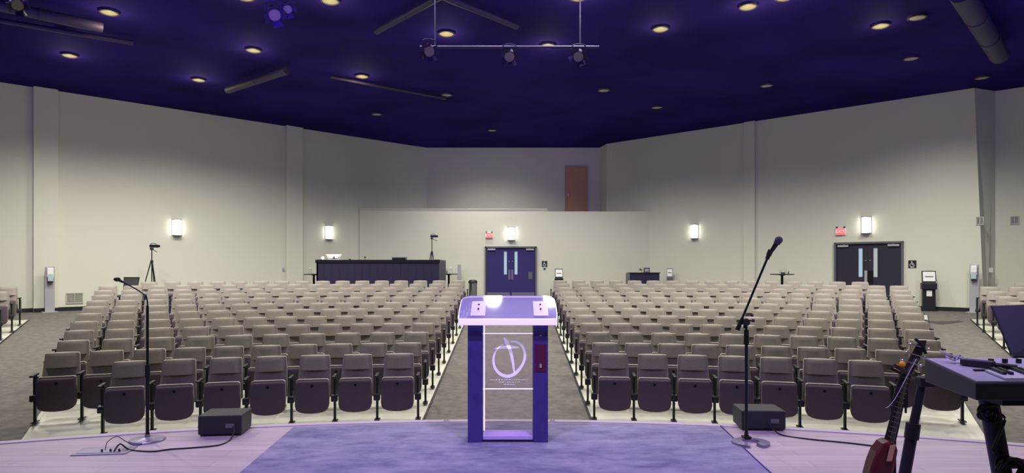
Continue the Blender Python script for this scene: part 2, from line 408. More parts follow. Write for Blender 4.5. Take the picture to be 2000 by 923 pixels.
# hanging lighting bar with small stage lights
D0 = 10.0
t = thing('lighting_bar', 'long dark lighting bar hung on two thin rods from the ceiling', 'lighting bar', P(990, 92, D0))
zz = ZCEIL-P(0, 92, D0).z
MB().cyl((X(820, D0)-X(990, D0), 0, 0), (X(1170, D0)-X(990, D0), 0, 0), .025).build('bar', 'pipe', t, True)
for q in (850, 1133):
    MB().cyl((X(q, D0)-X(990, D0), 0, 0), (X(q, D0)-X(990, D0), 0, zz), .012).build('hanger_rod', 'pipe', t, True)
def stage_light(p, s, lab, tgt=(0, 3, .9)):
    q = (Vector(tgt)-Vector(p)).to_track_quat('-Y', 'Z').to_euler()
    t = thing('stage_light', lab, 'stage light', p, 0, 'stage lights on the ceiling bars'); t.rotation_euler = q
    MB().cyl((0, -.16*s, 0), (0, .14*s, 0), .11*s, .08*s, 20).cyl((0, .14*s, 0), (0, .2*s, 0), .08*s, .04*s, 20).build('housing', 'pipe', t, True)
    MB().cyl((0, -.165*s, 0), (0, -.155*s, 0), .095*s, n=20).build('lens', 'lens', t, True)
    b = MB(); b.tube([(-.13*s, 0, 0), (-.13*s, 0, .16*s), (0, 0, .2*s), (.13*s, 0, .16*s), (.13*s, 0, 0)], .012*s, 6, 3); b.build('yoke', 'pipe', t, True)
    for i in range(4):
        a = math.pi/2*i+.4
        u = Vector((math.cos(a), 0, math.sin(a))); v = Vector((-math.sin(a), 0, math.cos(a)))
        A = u*.1*s; B = u*.17*s+Vector((0, -.1*s, 0))
        MB().prism([A-v*.07*s+Vector((0, -.16*s, 0)), A+v*.07*s+Vector((0, -.16*s, 0)), B+v*.09*s+Vector((0, -.16*s, 0)), B-v*.09*s+Vector((0, -.16*s, 0))], u*.004).build('barn_door', 'pipe', t)
stage_light(P(838, 84, D0)+Vector((0, 0, -.1)), .8, 'small dark stage light at the left end of the hanging bar')
stage_light(P(995, 94, D0)+Vector((0, 0, -.1)), .8, 'small dark stage light at the middle of the hanging bar')
stage_light(P(1130, 94, D0)+Vector((0, 0, -.1)), .8, 'small dark stage light at the right end of the hanging bar')
stage_light(P(534, 24, 8.4), .75, 'stage light with round pale lens near the top edge, left of centre')
stage_light(P(560, 14, 8.4), .55, 'smaller stage light just right of the round pale lens')
stage_light(P(30, 6, 8.4), .7, 'stage light cut by the upper left corner of the photo')
t = thing('lighting_pipe', 'short dark pipe above the top edge carrying two stage lights', 'lighting bar', P(545, -14, 8.4))
MB().cyl((-.9, 0, 0), (.9, 0, 0), .025).build('bar', 'pipe', t, True)
for q in (-.7, .7): MB().cyl((q, 0, 0), (q, 0, ZCEIL-P(0, -14, 8.4).z), .012).build('hanger_rod', 'pipe', t, True)

# ------------------------------------------------------------------ doors
def wall_frame(f, px):      # position and yaw on a slanted wall; local -Y points into the room
    a = Vector(f(px-2)); c = Vector(f(px+2)); p = Vector(f(px)); u = (c-a).normalized(); return p, math.atan2(u.y, u.x)
def flat(px): return (X(px, YB), YB)
def double_door(name, p, rz, wd, ztop, zb, tint, glasses, kick):
    t = thing(name, '', ''); del t['label']; del t['category']; t['kind'] = 'structure'
    t.location = (p[0], p[1], zb); t.rotation_euler = (0, 0, rz); H = ztop-zb; fw = .055
    MB().box((0, -.02, H-fw/2), (wd, .12, fw)).box((-wd/2+fw/2, -.02, H/2), (fw, .12, H)).box((wd/2-fw/2, -.02, H/2), (fw, .12, H)).build('door_frame', 'frame', t)
    lw_ = wd/2-fw-.003
    for s in (-1, 1):
        cx = s*(lw_/2+.003)
        g = (s*.20, .11, .8)      # vision lite centre, width, height
        x0, x1 = cx-lw_/2, cx+lw_/2; gx0, gx1 = g[0]-.055, g[0]+.055; gz0, gz1 = H-.19-.86, H-.19
        b = MB()
        for (a0, a1, c0, c1) in ((x0, gx0, .01, H-fw), (gx1, x1, .01, H-fw), (gx0, gx1, .01, gz0), (gx0, gx1, gz1, H-fw)):
            b.box(((a0+a1)/2, 0, (c0+c1)/2), (a1-a0, .045, c1-c0))
        leaf = b.build('door_leaf', 'door_haze' if kick else 'door', t)
        MB().box((g[0], 0, (gz0+gz1)/2), (.11, .012, gz1-gz0)).build('vision_glass', glasses[0 if s < 0 else 1], leaf)
        MB().box((s*(wd/2-.25), -.05, H-.115), (.30, .06, .06)).build('door_closer', 'grey', leaf, bevel=.006)
        MB().box((s*(wd/2-.36), -.06, H-.055), (.3, .02, .012)).cyl((s*(wd/2-.28), -.07, H-.06), (s*(wd/2-.28), -.04, H-.06), .015).build('closer_arm', 'grey', leaf)
        if kick or s < 0:
            MB().box((s*.055, -.03, H*.47), (.075, .012, .38)).build('push_plate', 'steel' if kick else 'grey', leaf)
        else:
            MB().box((s*.075, -.03, H*.47), (.13, .012, .38)).build('push_plate', 'blackm', leaf)
        MB().cyl((s*.06, -.022, H*.72), (s*.06, -.034, H*.72), .014).build('door_lock', 'grey', leaf)
        if kick: MB().box((cx, -.026, .14), (lw_-.06, .006, .25)).build('kick_plate', 'steel', leaf)
    return t
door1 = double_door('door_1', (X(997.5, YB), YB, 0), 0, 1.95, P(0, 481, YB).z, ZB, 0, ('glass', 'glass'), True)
MB().box((.74, -.03, .9), (.15, .012, .27)).build('notice', 'frame', door1)
p, a = wall_frame(rw, 1695.5)
dd = p.y
wd = 135*(dd/F)/(math.cos(a)-(695.5/F)*math.sin(a))
double_door('door_2', (p.x, p.y, 0), a, wd, P(0, 472, dd).z, ZB, 0, ('glass', 'glass2'), False)
# beige door up in the loft
t = thing('door_3', '', ''); del t['label']; del t['category']; t['kind'] = 'structure'; t.location = (X(1125, 26.2), 26.2, 4.07)
MB().box((0, -.02, 1.035), (.82, .05, 2.07)).build('door_leaf', 'beige', t)
MB().box((-.435, -.03, 1.04), (.05, .08, 2.1)).box((.435, -.03, 1.04), (.05, .08, 2.1)).box((0, -.03, 2.10), (.92, .08, .05)).build('door_frame', 'beige', t)
MB().cyl((-.33, -.04, .98), (-.33, -.09, .98), .03).build('door_knob', 'steel', t)

# ------------------------------------------------------------------ wall fittings
def on_wall(f, px, py):
    p, a = wall_frame(f, px); return Vector((p.x, p.y, ZC+(HOR-py)*p.y/F)), a
def sconce(f, px, py, lab):
    p, a = on_wall(f, px, py)
    t = thing('wall_sconce', lab, 'wall light', p, a, 'upright box sconces on the cream walls')
    MB().box((0, -.008, 0), (.28, .016, .53)).build('back_plate', 'grey', t)
    MB().box((0, -.07, 0), (.19, .10, .46), bev=.02).build('diffuser', 'lamp', t)
    MB().box((0, -.075, .24), (.23, .13, .02)).box((0, -.075, -.24), (.23, .13, .02)).box((.107, -.125, 0), (.014, .014, .46)).box((-.107, -.125, 0), (.014, .014, .46)).build('frame', 'grey', t)
sconce(lw, 345, 444, 'lit box sconce on the left wall above the camera tripod')
sconce(lw, 642, 454, 'lit box sconce above the white computer on the sound booth')
sconce(flat, 998.5, 456, 'lit box sconce above the centre double doors')
sconce(rw, 1357, 452, 'lit box sconce between the black cabinet and the right table')
sconce(rw, 1692, 439.5, 'lit box sconce above the right double doors')
def exit_sign(f, px, py, lab, s=1):
    p, a = on_wall(f, px, py)
    t = thing('exit_sign', lab, 'exit sign', p, a, 'red exit signs')
    MB().box((0, -.03, 0), (.27*s, .05, .21*s), bev=.008).build('housing', 'white', t)
    pl = MB().box((0, -.058, 0), (.25*s, .008, .185*s)).build('red_face', 'exit', t)
    text_mesh('lettering', 'EXIT', .13*s, 'exitl', t, (0, -.063, 0))
    for q in (-1, 1):
        MB().cyl((q*.10*s, -.03, .10*s), (q*.10*s, -.05, .135*s), .022*s, .03*s).build('emergency_lamp', 'black', t, True)
exit_sign(flat, 955.5, 459.5, 'red exit sign left of the centre sconce'); exit_sign(rw, 1642.5, 452, 'red exit sign above the left leaf of the right doors', 1.05)
def ada(f, px, py, lab, small):
    p, a = on_wall(f, px, py)
    t = thing('accessible_sign', lab, 'sign', p, a, 'black accessibility signs')
    MB().box((0, -.006, 0), (.2, .012, .22)).build('plate', 'black', t)
    b = MB()
    b.cyl((-.012, -.013, .065), (-.012, -.016, .065), .016, n=14)
    b.box((-.008, -.0145, .02), (.014, .003, .07)).box((.015, -.0145, .012), (.05, .003, .012)).box((.014, -.0145, -.012), (.05, .003, .012)).box((.045, -.0145, -.035), (.012, .003, .05), Matrix.Rotation(-.35, 3, 'Y'))
    pts = [(-.01+.05*math.cos(q), -.0145, -.025+.05*math.sin(q)) for q in [math.radians(110+i*22) for i in range(11)]]
    b.tube(pts, .006, 6, 2)
    b.box((0, -.0145, -.093), (.1, .003, .01)); b.build('wheelchair_symbol', 'white', t)
    if small:
        p2, _ = on_wall(f, px, py+9.5)
        tag(MB().box((0, 0, 0), (.08, .02, .05)).build('wall_switch', 'print', loc=p2-Vector((0, .012, 0))), 'small dark wall switch below the sign right of the centre doors', 'switch')
ada(flat, 1063.5, 515, 'black wheelchair sign on the wall right of the centre doors', True)
ada(rw, 1782, 515.5, 'black wheelchair sign on the wall right of the right doors', False)
def vent(f, px, py, w_, h_, lab, n=9, split=True):
    p, a = on_wall(f, px, py)
    t = thing('wall_vent', lab, 'vent', p, a, 'louvred wall vents')
    b = MB(); b.box((0, -.01, h_/2), (w_, .02, .025)).box((0, -.01, -h_/2), (w_, .02, .025)).box((-w_/2, -.01, 0), (.025, .02, h_+.025)).box((w_/2, -.01, 0), (.025, .02, h_+.025))
    if split: b.box((0, -.01, 0), (.02, .02, h_))
    b.build('frame', 'pipe_grey', t)
    b = MB()
    for i in range(n): b.box((0, -.008, -h_/2+h_*(i+.5)/n), (w_, .004, h_/n*.7), Matrix.Rotation(.5, 3, 'X'))
    b.build('louvres', 'grey' if w_ < .25 else 'pipe_grey', t)
vent(lw, 145.5, 582, .38, .28, 'cream return air vent low on the left wall')
fr = lambda px: (B1[0]+(B2[0]-B1[0])*(px-1925)/19., B1[1]+(B2[1]-B1[1])*(px-1925)/19.)
fc = lambda px: (B2[0]+(B3[0]-B2[0])*(px-1944)/60., B2[1]+(B3[1]-B2[1])*(px-1944)/60.)
vent(fc, 1982, 430, .17, .20, 'grey louvred vent at the right edge of the photo')
vent(rw, 1914, 431, .15, .20, 'grey louvred vent on the right wall, left one of the pair')
p, a = on_wall(fr, 1935, 527)
tag(MB().box((0, -.012, 0), (.09, .025, .12)).build('thermostat', 'white', loc=p), 'small thermostat on the wall above the right side seats', 'thermostat')
p, a = on_wall(lw, 553, 526)
o = tag(MB().box((0, -.012, 0), (.07, .02, .11)).build('wall_plate', 'grey', loc=p), 'small grey wall plate on the left wall beside the pilaster', 'wall plate'); o.rotation_euler.z = a

# ------------------------------------------------------------------ stage
RS = 10.98; SCX, SCY = -.1, 5.75-10.98
def stage_arc(r, a0, a1, n): return [(SCX+r*math.sin(math.radians(a0+(a1-a0)*i/n)), SCY+r*math.cos(math.radians(a0+(a1-a0)*i/n))) for i in range(n+1)]
arc = stage_arc(RS, -58, 58, 80)
struct(MB().prism([(x, y, STG-.05) for x, y in arc]+[(9.5, -1, STG-.05), (-9.5, -1, STG-.05)], (0, 0, .05)).build('floor_stage', 'wood'))
arc2 = stage_arc(RS-.02, -58, 58, 60)
struct(MB().prism([(x, y, 0) for x, y in arc2]+[(9.4, -1, 0), (-9.4, -1, 0)], (0, 0, STG-.05)).build('trim_stage_front', 'blacktrim'))
# carpet inlay
ca = [(x, y) for x, y in stage_arc(RS-.12, -9.4, 10.0, 20)]
tag(MB().prism([(x, y, STG) for x, y in ca]+[(1.62, 2.2, STG), (-1.72, 2.2, STG)], (0, 0, .006)).build('stage_carpet', 'rug'), 'mottled violet carpet laid in the middle of the stage under the lectern', 'carpet')
# nosing strip along the stage edge
nz = stage_arc(RS+.005, -30, 30, 60); nz2 = stage_arc(RS-.075, -30, 30, 60)
b = MB(); b.loft([[(p[0], p[1], STG), (q[0], q[1], STG), (q[0], q[1], STG+.008), (p[0], p[1], STG+.008)] for p, q in zip(nz, nz2)])
struct(b.build('trim_nosing', mat('nosing_strip', (.55, .48, .52), .35)))
b = MB(); sm = stage_arc(RS-.115, -28, 28, 60); sm2 = stage_arc(RS-.13, -28, 28, 60)
tag(MB().tube([(1.80, 5.52, STG+.006), (1.76, 4.9, STG+.006), (1.72, 4.2, STG+.006), (1.68, 3.0, STG+.006)], .007, 6, 3).build('stage_cable', 'purple', smooth=True), 'thin dark cable lying straight along the right edge of the stage carpet', 'cable')
for q, lb in ((872, 'small outlet cover in the stage edge strip left of the lectern'), (1079, 'small outlet cover in the stage edge strip right of the lectern')):
    tt = thing('outlet_cover', lb, 'outlet', (X(q, 5.70), 5.70, STG+.008), 0, 'outlet covers in the stage edge')
    MB().box((0, 0, .002), (.055, .03, .004), bev=.001).build('cover', 'grey', tt)
    MB().box((-.012, 0, .0045), (.014, .014, .002)).box((.012, 0, .0045), (.014, .014, .002)).build('sockets', 'print', tt)

# ------------------------------------------------------------------ chairs
def backrest():
    b = bmesh.new(); nu, rows = 14, [(.36, -.105), (.42, -.09), (.5, -.07), (.58, -.05), (.66, -.03), (.672, -.026), (.676, -.0255), (.682, -.0245), (.6885, -.0235), (.691, -.022), (.70, -.02), (.76, -.005), (.82, .01), (.86, .018), (.878, .024)]
    front, back = [], []
    for z, y in rows:
        hw = .222-(z-.36)*.055
        if z > .875: hw -= .008
        fr, bk = [], []
        for i in range(nu+1):
            u = -1+2*i/nu; x = u*hw
            cur = .018*u*u                      # the wings come forward
            yy = y-cur
            if .681 < z < .689: yy += .022*(1-min(1, abs(u)/.62)**4)      # shadow groove under the head pad
            if z > .69:                          # head pad overhangs the lumbar part
                k = math.cos(math.pi/2*min(1, abs(u)/.86))**.7 if abs(u) < .86 else 0; yy -= .050*k*min(1, (.90-z)/.03 if z > .87 else 1)
            crown = .007*(1-u*u) if z > .85 else 0
            fr.append(b.verts.new((x, yy-.022, z+crown)))
            bk.append(b.verts.new((x*1.0, y-cur*.6+.03, z+crown)))
        front.append(fr); back.append(bk)
    for G, fl in ((front, 0), (back, 1)):
        for A, B in zip(G, G[1:]):
            for i in range(nu):
                f = (A[i], A[i+1], B[i+1], B[i]); b.faces.new(f if not fl else f[::-1])
    for i in range(nu):
        b.faces.new((front[-1][i], front[-1][i+1], back[-1][i+1], back[-1][i])); b.faces.new((front[0][i+1], front[0][i], back[0][i], back[0][i+1]))
    for j in range(len(rows)-1):
        b.faces.new((front[j][0], front[j+1][0], back[j+1][0], back[j][0])); b.faces.new((front[j+1][-1], front[j][-1], back[j][-1], back[j+1][-1]))
    m = MB(); m.b.free(); m.b = b; return m
def seat_outline(w_, z0, z1, sag=.03, r=.035):
    pts = []
    for cx, cz, a0 in ((w_/2-r, z1-r, 0), (-w_/2+r, z1-r, 90)):
        for i in range(5): a = math.radians(a0+i*22.5); pts.append((cx+r*math.cos(a), cz+r*math.sin(a)))
    zm = (z0+z1)/2
    pts.append((-w_/2-.006, zm)); pts.append((-w_/2-.004, z0+.09))
    pts += [(-w_/2+.008, z0+.045), (-w_/2+.03, z0+.02)]
    for i in range(1, 8):
        u = -1+2*i/8; pts.append((u*(w_/2-.02), z0+.014-sag*(1-u*u)))
    pts += [(w_/2-.03, z0+.02), (w_/2-.008, z0+.045), (w_/2+.004, z0+.09), (w_/2+.006, zm)]
    return pts
def slab(pts, ys, zc):
    rings = []
    for y, ins in ys:
        rings.append([(x*(1-ins/.21), y, zc+(z-zc)*(1-ins/.21)) for x, z in pts])
    m = MB(); m.loft(rings); return m
def tilt(o, ang, piv):
    Mt = Matrix.Translation(piv) @ Matrix.Rotation(ang, 4, 'X') @ Matrix.Translation(-Vector(piv)); o.data.transform(Mt)
def make_chair():
    t = thing('auditorium_seat', '', 'chair')
    backrest().build('backrest', 'fabric', t, True)
    o = slab(seat_outline(.425, .18, .605), [(-.315, .004), (-.30, 0), (-.25, 0), (-.235, .012)], .4).build('seat_cushion', 'fabric', t, True); tilt(o, math.radians(-5), (0, -.27, .2))
    o = slab(seat_outline(.424, .17, .580, r=.04), [(-.345, .022), (-.34, .010), (-.328, 0), (-.312, 0)], .38).build('seat_pan', 'pan', t, True); tilt(o, math.radians(-5), (0, -.27, .2))
    k = MB().cyl((0, -.335, .515), (0, -.350, .515), .020, .017, 14).cyl((0, -.350, .515), (0, -.356, .515), .009, n=10).build('seat_bolt', 'blackm', o, True); tilt(k, math.radians(-5), (0, -.27, .2))
    s = .265
    MB().box((0, -.15, .31), (.03, .05, .60)).box((0, -.15, .014), (.07, .15, .012)).box((0, -.2, .33), (.085, .09, .085), bev=.01).box((0, -.12, .47), (.028, .16, .24), bev=.01).cyl((-.03, -.2, .33), (.03, -.2, .33), .05, n=12).build('leg', 'black', t, loc=(s, 0, 0))
    MB().box((0, -.19, .625), (.045, .27, .028), bev=.01).build('armrest', 'black', t, loc=(s, 0, 0))
    return t
proto = make_chair(); used = [False]
def copy_seat(loc, rz, label, group, legs):
    """legs: list of local x offsets at which a standard with its armrest stands"""
    if not used[0]:
        used[0] = True; r = proto; kids = list(proto.children)
        leg = [c for c in kids if c.name.startswith('leg')][0]; arm = [c for c in kids if c.name.startswith('armrest')][0]
    else:
        r = proto.copy(); COL.objects.link(r); leg = arm = None
        for ch in PARTS:
            c = ch.copy(); COL.objects.link(c); c.parent = r
            for g in ch.children:
                d = g.copy(); COL.objects.link(d); d.parent = c
            if ch is LEG: leg = c
            if ch is ARM: arm = c
    r.location = loc; r.rotation_euler = (0, 0, rz); r['label'] = label; r['group'] = group
    leg.location.x = legs[0]; arm.location.x = legs[0]
    for x in legs[1:]:
        for q in (leg, arm):
            c = q.copy(); COL.objects.link(c); c.parent = r; c.location.x = x
    return r
PARTS = list(proto.children); LEG = [c for c in PARTS if c.name.startswith('leg')][0]; ARM = [c for c in PARTS if c.name.startswith('armrest')][0]
RAD = [15.11, 15.86, 16.72, 17.59, 18.49, 19.41, 20.32, 21.23, 22.18, 23.11, 24.03, 24.88]
CNT = [7, 8, 8, 9, 10, 11, 12, 13, 13, 14, 15, 16]
PR = [17.9, 17.75, 17.87, 18.47, 19.09, 19.56, 19.98, 20.38, 20.55, 20.94, 21.37, 21.96]
PL = [18.52, 18.24, 18.34, 18.9, 19.48, 19.97, 20.38, 20.85, 21.02, 21.43, 21.63, 22.4]
OR = {1: (19.59, 21.45), 2: (19.75, 21.61), 3: (20.23, 21.94), 4: (20.69, 22.28), 5: (21.09, 22.57), 6: (21.45, 22.88), 7: (21.77, 23.11), 8: (21.96, 23.32), 9: (22.29, 23.57), 10: (22.59, 23.76)}
OL = {1: (20.12, 21.96), 2: (20.28, 22.19), 3: (20.76, 22.56), 4: (21.22, 22.9), 5: (21.61, 23.21), 6: (21.94, 23.42), 7: (22.27, 23.68), 8: (22.43, 23.85), 9: (22.77, 24.12), 10: (22.98, 24.27)}
ORD = ['first', 'second', 'third', 'fourth', 'fifth', 'sixth', 'seventh', 'eighth', 'ninth', 'tenth', 'eleventh', 'twelfth', 'thirteenth', 'fourteenth', 'fifteenth', 'sixteenth', 'seventeenth']
def place_row(k, sign, angs, block, group):
    r = RAD[k]; n = len(angs)
    for i, ad in enumerate(angs):
        ph = math.radians(ad)*sign
        x = CX+r*math.sin(ph); y = CY+r*math.cos(ph)
        if i+1 < n: half = math.radians(angs[i+1]-ad)*r/2
        else: half = .268
        legs = [sign*half]
        if i == 0: legs.append(-sign*.268)
        seat = ORD[i]+' seat from the '+('centre aisle' if block in ('left', 'right') else 'side aisle')
        if i == n-1 and n > 3: seat = 'last seat before the side aisle'
        if i == 0 and n > 3: seat = 'centre aisle seat'
        row = 'front row' if k == 0 else 'back row' if k == 11 and block in ('left', 'right') else ORD[k]+' row from the stage' if block in ('left', 'right') else ORD[k]+' row'
        lab = 'taupe flip-up %s, %s, %s block' % (seat, row, block)
        copy_seat((x, y, fz(x, y)+.014), -ph, lab, group+' '+ORD[k]+' row', legs)
for k in range(12):
    r = RAD[k]
    for sign, x0, last, O, bl in ((1, 1.41, PR[k], OR, 'right'), (-1, -1.57, PL[k], OL, 'left')):
        a0 = abs(math.degrees(math.asin((x0-CX)/r))); n = CNT[k]
        angs = [a0+(last-a0)*i/(n-1) for i in range(n)]
        if k in O: angs += list(O[k])
        place_row(k, sign, angs, bl, 'taupe flip-up seats of the %s block,' % bl)
def phi_at(px, r):
    kk = (px-1000)/F; lo, hi = -1.2, 1.2
    for _ in range(50):
        m_ = (lo+hi)/2
        if CX+r*math.sin(m_)-kk*(CY+r*math.cos(m_)) < 0: lo = m_
        else: hi = m_
    return math.degrees(lo)
for k, px, n in ((11, 1952, 3), (10, 1934, 3), (9, 1948, 3), (8, 1968, 2), (7, 1991, 2), (6, 2016, 1)):
    a0 = phi_at(px, RAD[k]); st = math.degrees(.54/RAD[k])
    if k == 11: a0 += st*.9; n = 2
    place_row(k, 1, [a0+st*i for i in range(n)], 'far right', 'taupe flip-up seats at the right edge,')
for k, px, n in ((10, 13, 1), (9, -4, 1), (8, -28, 1)):
    a0 = -phi_at(px, RAD[k]); st = math.degrees(.54/RAD[k])
    place_row(k, -1, [a0+st*i for i in range(n)], 'far left', 'taupe flip-up seats at the left edge,')

# ------------------------------------------------------------------ lectern
LY = 5.12; LX = X(992, 5.05)
t = thing('lectern', 'purple lit acrylic lectern with dark posts and etched cross panel', 'lectern', (LX, LY, STG+.006))
pw, dpt, hp = .116, .24, .93
for s in (-1, 1):
    post = MB().box((s*.256, 0, hp/2), (pw, dpt, hp), bev=.004).build('post', 'purple', t)
    if s > 0:
        rp = MB().box((s*.256, -dpt/2-.003, .66), (.085, .006, .21)).build('red_reflection', 'redrefl', post)  # thin dark red plate draws a reflection on the post
        MB().box((s*.256, -dpt/2-.009, .60), (.018, .008, .03)).cyl((s*.256, -dpt/2-.004, .835), (s*.256, -dpt/2-.012, .835), .006).build('switch_box', 'grey', rp)
def acry(c, d, nm, m='acryl'): return MB().box(c, d, bev=.002).build(nm, m, t)
acry((0, .06, .47), (.394, .010, .93), 'back_sheet')
fp = acry((0, -.05, .625), (.394, .010, .435), 'front_panel')
MB().box((0, -.05, .844), (.394, .012, .005)).box((0, -.05, .406), (.394, .012, .006)).build('panel_edges', 'edge', fp)
acry((0, 0, .03), (.394, .20, .028), 'base_plate', mat('violet_base', (.55, .42, .8), .25))
MB().box((0, -.09, .008), (.394, .03, .014)).build('base_strip', 'black', t)
MB().box((-.192, .05, .48), (.010, .012, .86)).build('edge_glow', 'edge', t)
# etched cross inside a brushed ring (outlines in panel millimetres, x right, z up)
Y0 = -.0575
def etch(poly, nm='etched_stroke'):
    return MB().prism([(x, Y0, z) for x, z in poly], (0, -.0015, 0))
def stroke(pts, ws):
    L, R_ = [], []
    for i, p in enumerate(pts):
        a = pts[max(i-1, 0)]; c = pts[min(i+1, len(pts)-1)]; d = Vector((c[0]-a[0], c[1]-a[1])).normalized(); n = Vector((-d.y, d.x))*ws[i]/2
        L.append((p[0]+n.x, p[1]+n.y)); R_.append((p[0]-n.x, p[1]-n.y))
    b = MB()
    for i in range(len(pts)-1):
        b.prism([(L[i][0], Y0, L[i][1]), (L[i+1][0], Y0, L[i+1][1]), (R_[i+1][0], Y0, R_[i+1][1]), (R_[i][0], Y0, R_[i][1])], (0, -.0015, 0))
    return b
def zc(u, v):   # coordinates of the enlarged photo crop -> panel
    return ((u-608)*.000617, .844-(v-40)*.000594)
ringp = [(545, 185), (480, 235), (438, 310), (422, 395), (440, 490), (500, 570), (590, 608), (680, 585), (750, 520), (805, 430), (826, 340), (812, 250), (770, 185), (700, 148), (640, 148)]
rw_ = [6, 14, 24, 30, 34, 40, 44, 42, 38, 34, 34, 34, 32, 26, 10]
def dense(pts, ws, s=4):
    q = [pts[0]]+pts+[pts[-1]]; w2 = []; o = []
    for i in range(1, len(q)-2):
        for k in range(s):
            tt = k/s; c = []
            for ax in (0, 1):
                a0, a1, a2, a3 = q[i-1][ax], q[i][ax], q[i+1][ax], q[i+2][ax]
                c.append(.5*(2*a1+(a2-a0)*tt+(2*a0-5*a1+4*a2-a3)*tt*tt+(3*a1-a0-3*a2+a3)*tt**3))
            o.append(tuple(c)); w2.append(ws[i-1]*(1-tt)+ws[i]*tt)
    o.append(pts[-1]); w2.append(ws[-1]); return o, w2
o_, w_ = dense(ringp, rw_)
stroke([zc(*p) for p in o_], [x*.0006 for x in w_]).build('etched_ring', 'frost', fp)
o_, w_ = dense([(555, 92), (590, 150), (640, 270), (668, 400), (690, 565)], [8, 52, 42, 36, 16])
stroke([zc(*p) for p in o_], [x*.0006 for x in w_]).build('etched_cross', 'frost', fp)
o_, w_ = dense([(425, 245), (520, 225), (640, 220), (748, 225)], [4, 36, 44, 14])
bb = stroke([zc(*p) for p in o_], [x*.0006 for x in w_]); bb.build('etched_crossbar', 'frost', fp)
b = MB(); rr = random.Random(2)
for zrow, x0, x1 in ((655, 385, 870), (687, 495, 770), (715, 560, 690)):
    u = x0
    while u < x1:
        l_ = rr.uniform(7, 13); a_ = zc(u, zrow); b.box((a_[0], Y0-.001, a_[1]+rr.uniform(-.001, .001)), (l_*.00045, .001, rr.choice((.005, .007)))); u += l_*rr.choice((1.15, 1.2, 1.9))
b.build('etched_lettering', 'frost', fp)
# slanted clear top: front (reader) edge low, back edge high
zf, zb_, yf, yb = .955, 1.120, -.18, .22
def tp(x, s_): return (x, yf+(yb-yf)*s_, zf+(zb_-zf)*s_)
pts = [tp(-.375, 0), tp(.375, 0), tp(.385, .3), tp(.380, .85), tp(.355, .96), tp(.31, 1), tp(-.31, 1), tp(-.355, .96), tp(-.380, .85), tp(-.385, .3)]
top = MB().prism(pts, (0, 0, .012)).build('reading_top', 'tray', t)
MB().tube([tp(-.378, 0), tp(-.387, .3), tp(-.382, .85), tp(-.355, .965), tp(-.31, 1.0)], .004, 6, 3).tube([tp(.378, 0), tp(.387, .3), tp(.382, .85), tp(.355, .965), tp(.31, 1.0)], .004, 6, 3).cyl(tp(-.31, 1), tp(.31, 1), .004).build('top_edge', 'edge', top, True)
MB().box((0, yf-.008, zf-.008), (.765, .022, .052), bev=.006).build('book_ledge', mat('lit_ledge', (.85, .78, 1), .2, emit=(.88, .76, 1), estr=.55), top)
sl = math.atan2(zb_-zf, yb-yf)
for x in (-.235, .26):
    c = tp(x, .42); pp = MB().box((0, 0, 0), (.115, .26, .003), Matrix.Rotation(sl, 3, 'X')).build('mounting_plate', 'plate', top, loc=(c[0], c[1], c[2]+.0155))
    MB().cyl((0, .06, .022), (0, .06, .034), .007).cyl((0, -.02, -.008), (0, -.02, .004), .007).build('bolts', 'print', pp)
for s in (-1, 1):
    MB().prism([(s*.256-.05, -.1, hp-.01), (s*.256+.05, -.1, hp-.01), (s*.256+.05, -.1, zf+.03), (s*.256-.05, -.1, zf+.03)], (0, .012, 0)).build('top_bracket', 'purple', t)
MB().prism([(-.31, -.08, .925), (.31, -.08, .925), (.31, .10, .925), (-.31, .10, .925)], (0, 0, .012)).build('support_shelf', 'purple', t)

# ------------------------------------------------------------------ wedge speakers
def speaker(px, py, wd, rz, lab, D):
    t = thing('floor_speaker', lab, 'speaker', (X(px, D), D, STG), rz, 'black floor speakers at the stage edge')
    MB().prism([(-wd/2, -.13, .012), (-wd/2, .13, .012), (-wd/2, .15, .17), (-wd/2, -.13, .17)], (wd, 0, 0)).build('cabinet', mat('speaker_black', (.016, .014, .024), .4), t, bevel=.012)
    MB().box((wd*.24, -.133, .085), (.07, .006, .035)).build('connector_panel', 'frame', t)
    for q in (-1, 1): MB().box((q*wd*.4, -.02, .006), (.03, .2, .012)).build('foot', 'black', t)
    return t
speaker(440, 850, .345, math.radians(5), 'black floor speaker on the left of the stage beside the gooseneck stand', 5.33)
speaker(1482, 835, .365, math.radians(-3), 'black floor speaker behind the straight microphone stand on the right', 5.50)
cl = MB().tube([(X(457, 5.2), 5.18, STG+.085), (X(458, 5.16), 5.15, STG+.06), (X(452, 5.1), 5.08, STG+.008), (X(430, 4.95), 4.93, STG+.006), (X(385, 4.9), 4.86, STG+.006), (X(335, 4.82), 4.82, STG+.006), (X(300, 4.78), 4.76, STG+.006), (X(258, 4.83), 4.80, STG+.008), (X(235, 4.8), 4.80, STG+.05), (X(224, 4.75), 4.74, STG+.012)], .006, 8, 5)
tag(cl.build('speaker_cable', 'black', smooth=True), 'black cable from the left floor speaker to the floor box', 'cable')
tag(MB().tube([(X(1500, 5.35), 5.34, STG+.07), (X(1506, 5.33), 5.31, STG+.04), (X(1530, 5.2), 5.22, STG+.006), (X(1580, 5.1), 5.10, STG+.006), (X(1660, 5.0), 4.98, STG+.006), (X(1760, 4.7), 4.85, STG+.006)], .006, 8, 5).build('speaker_cable', 'black', smooth=True), 'black cable running right from the right floor speaker', 'cable')
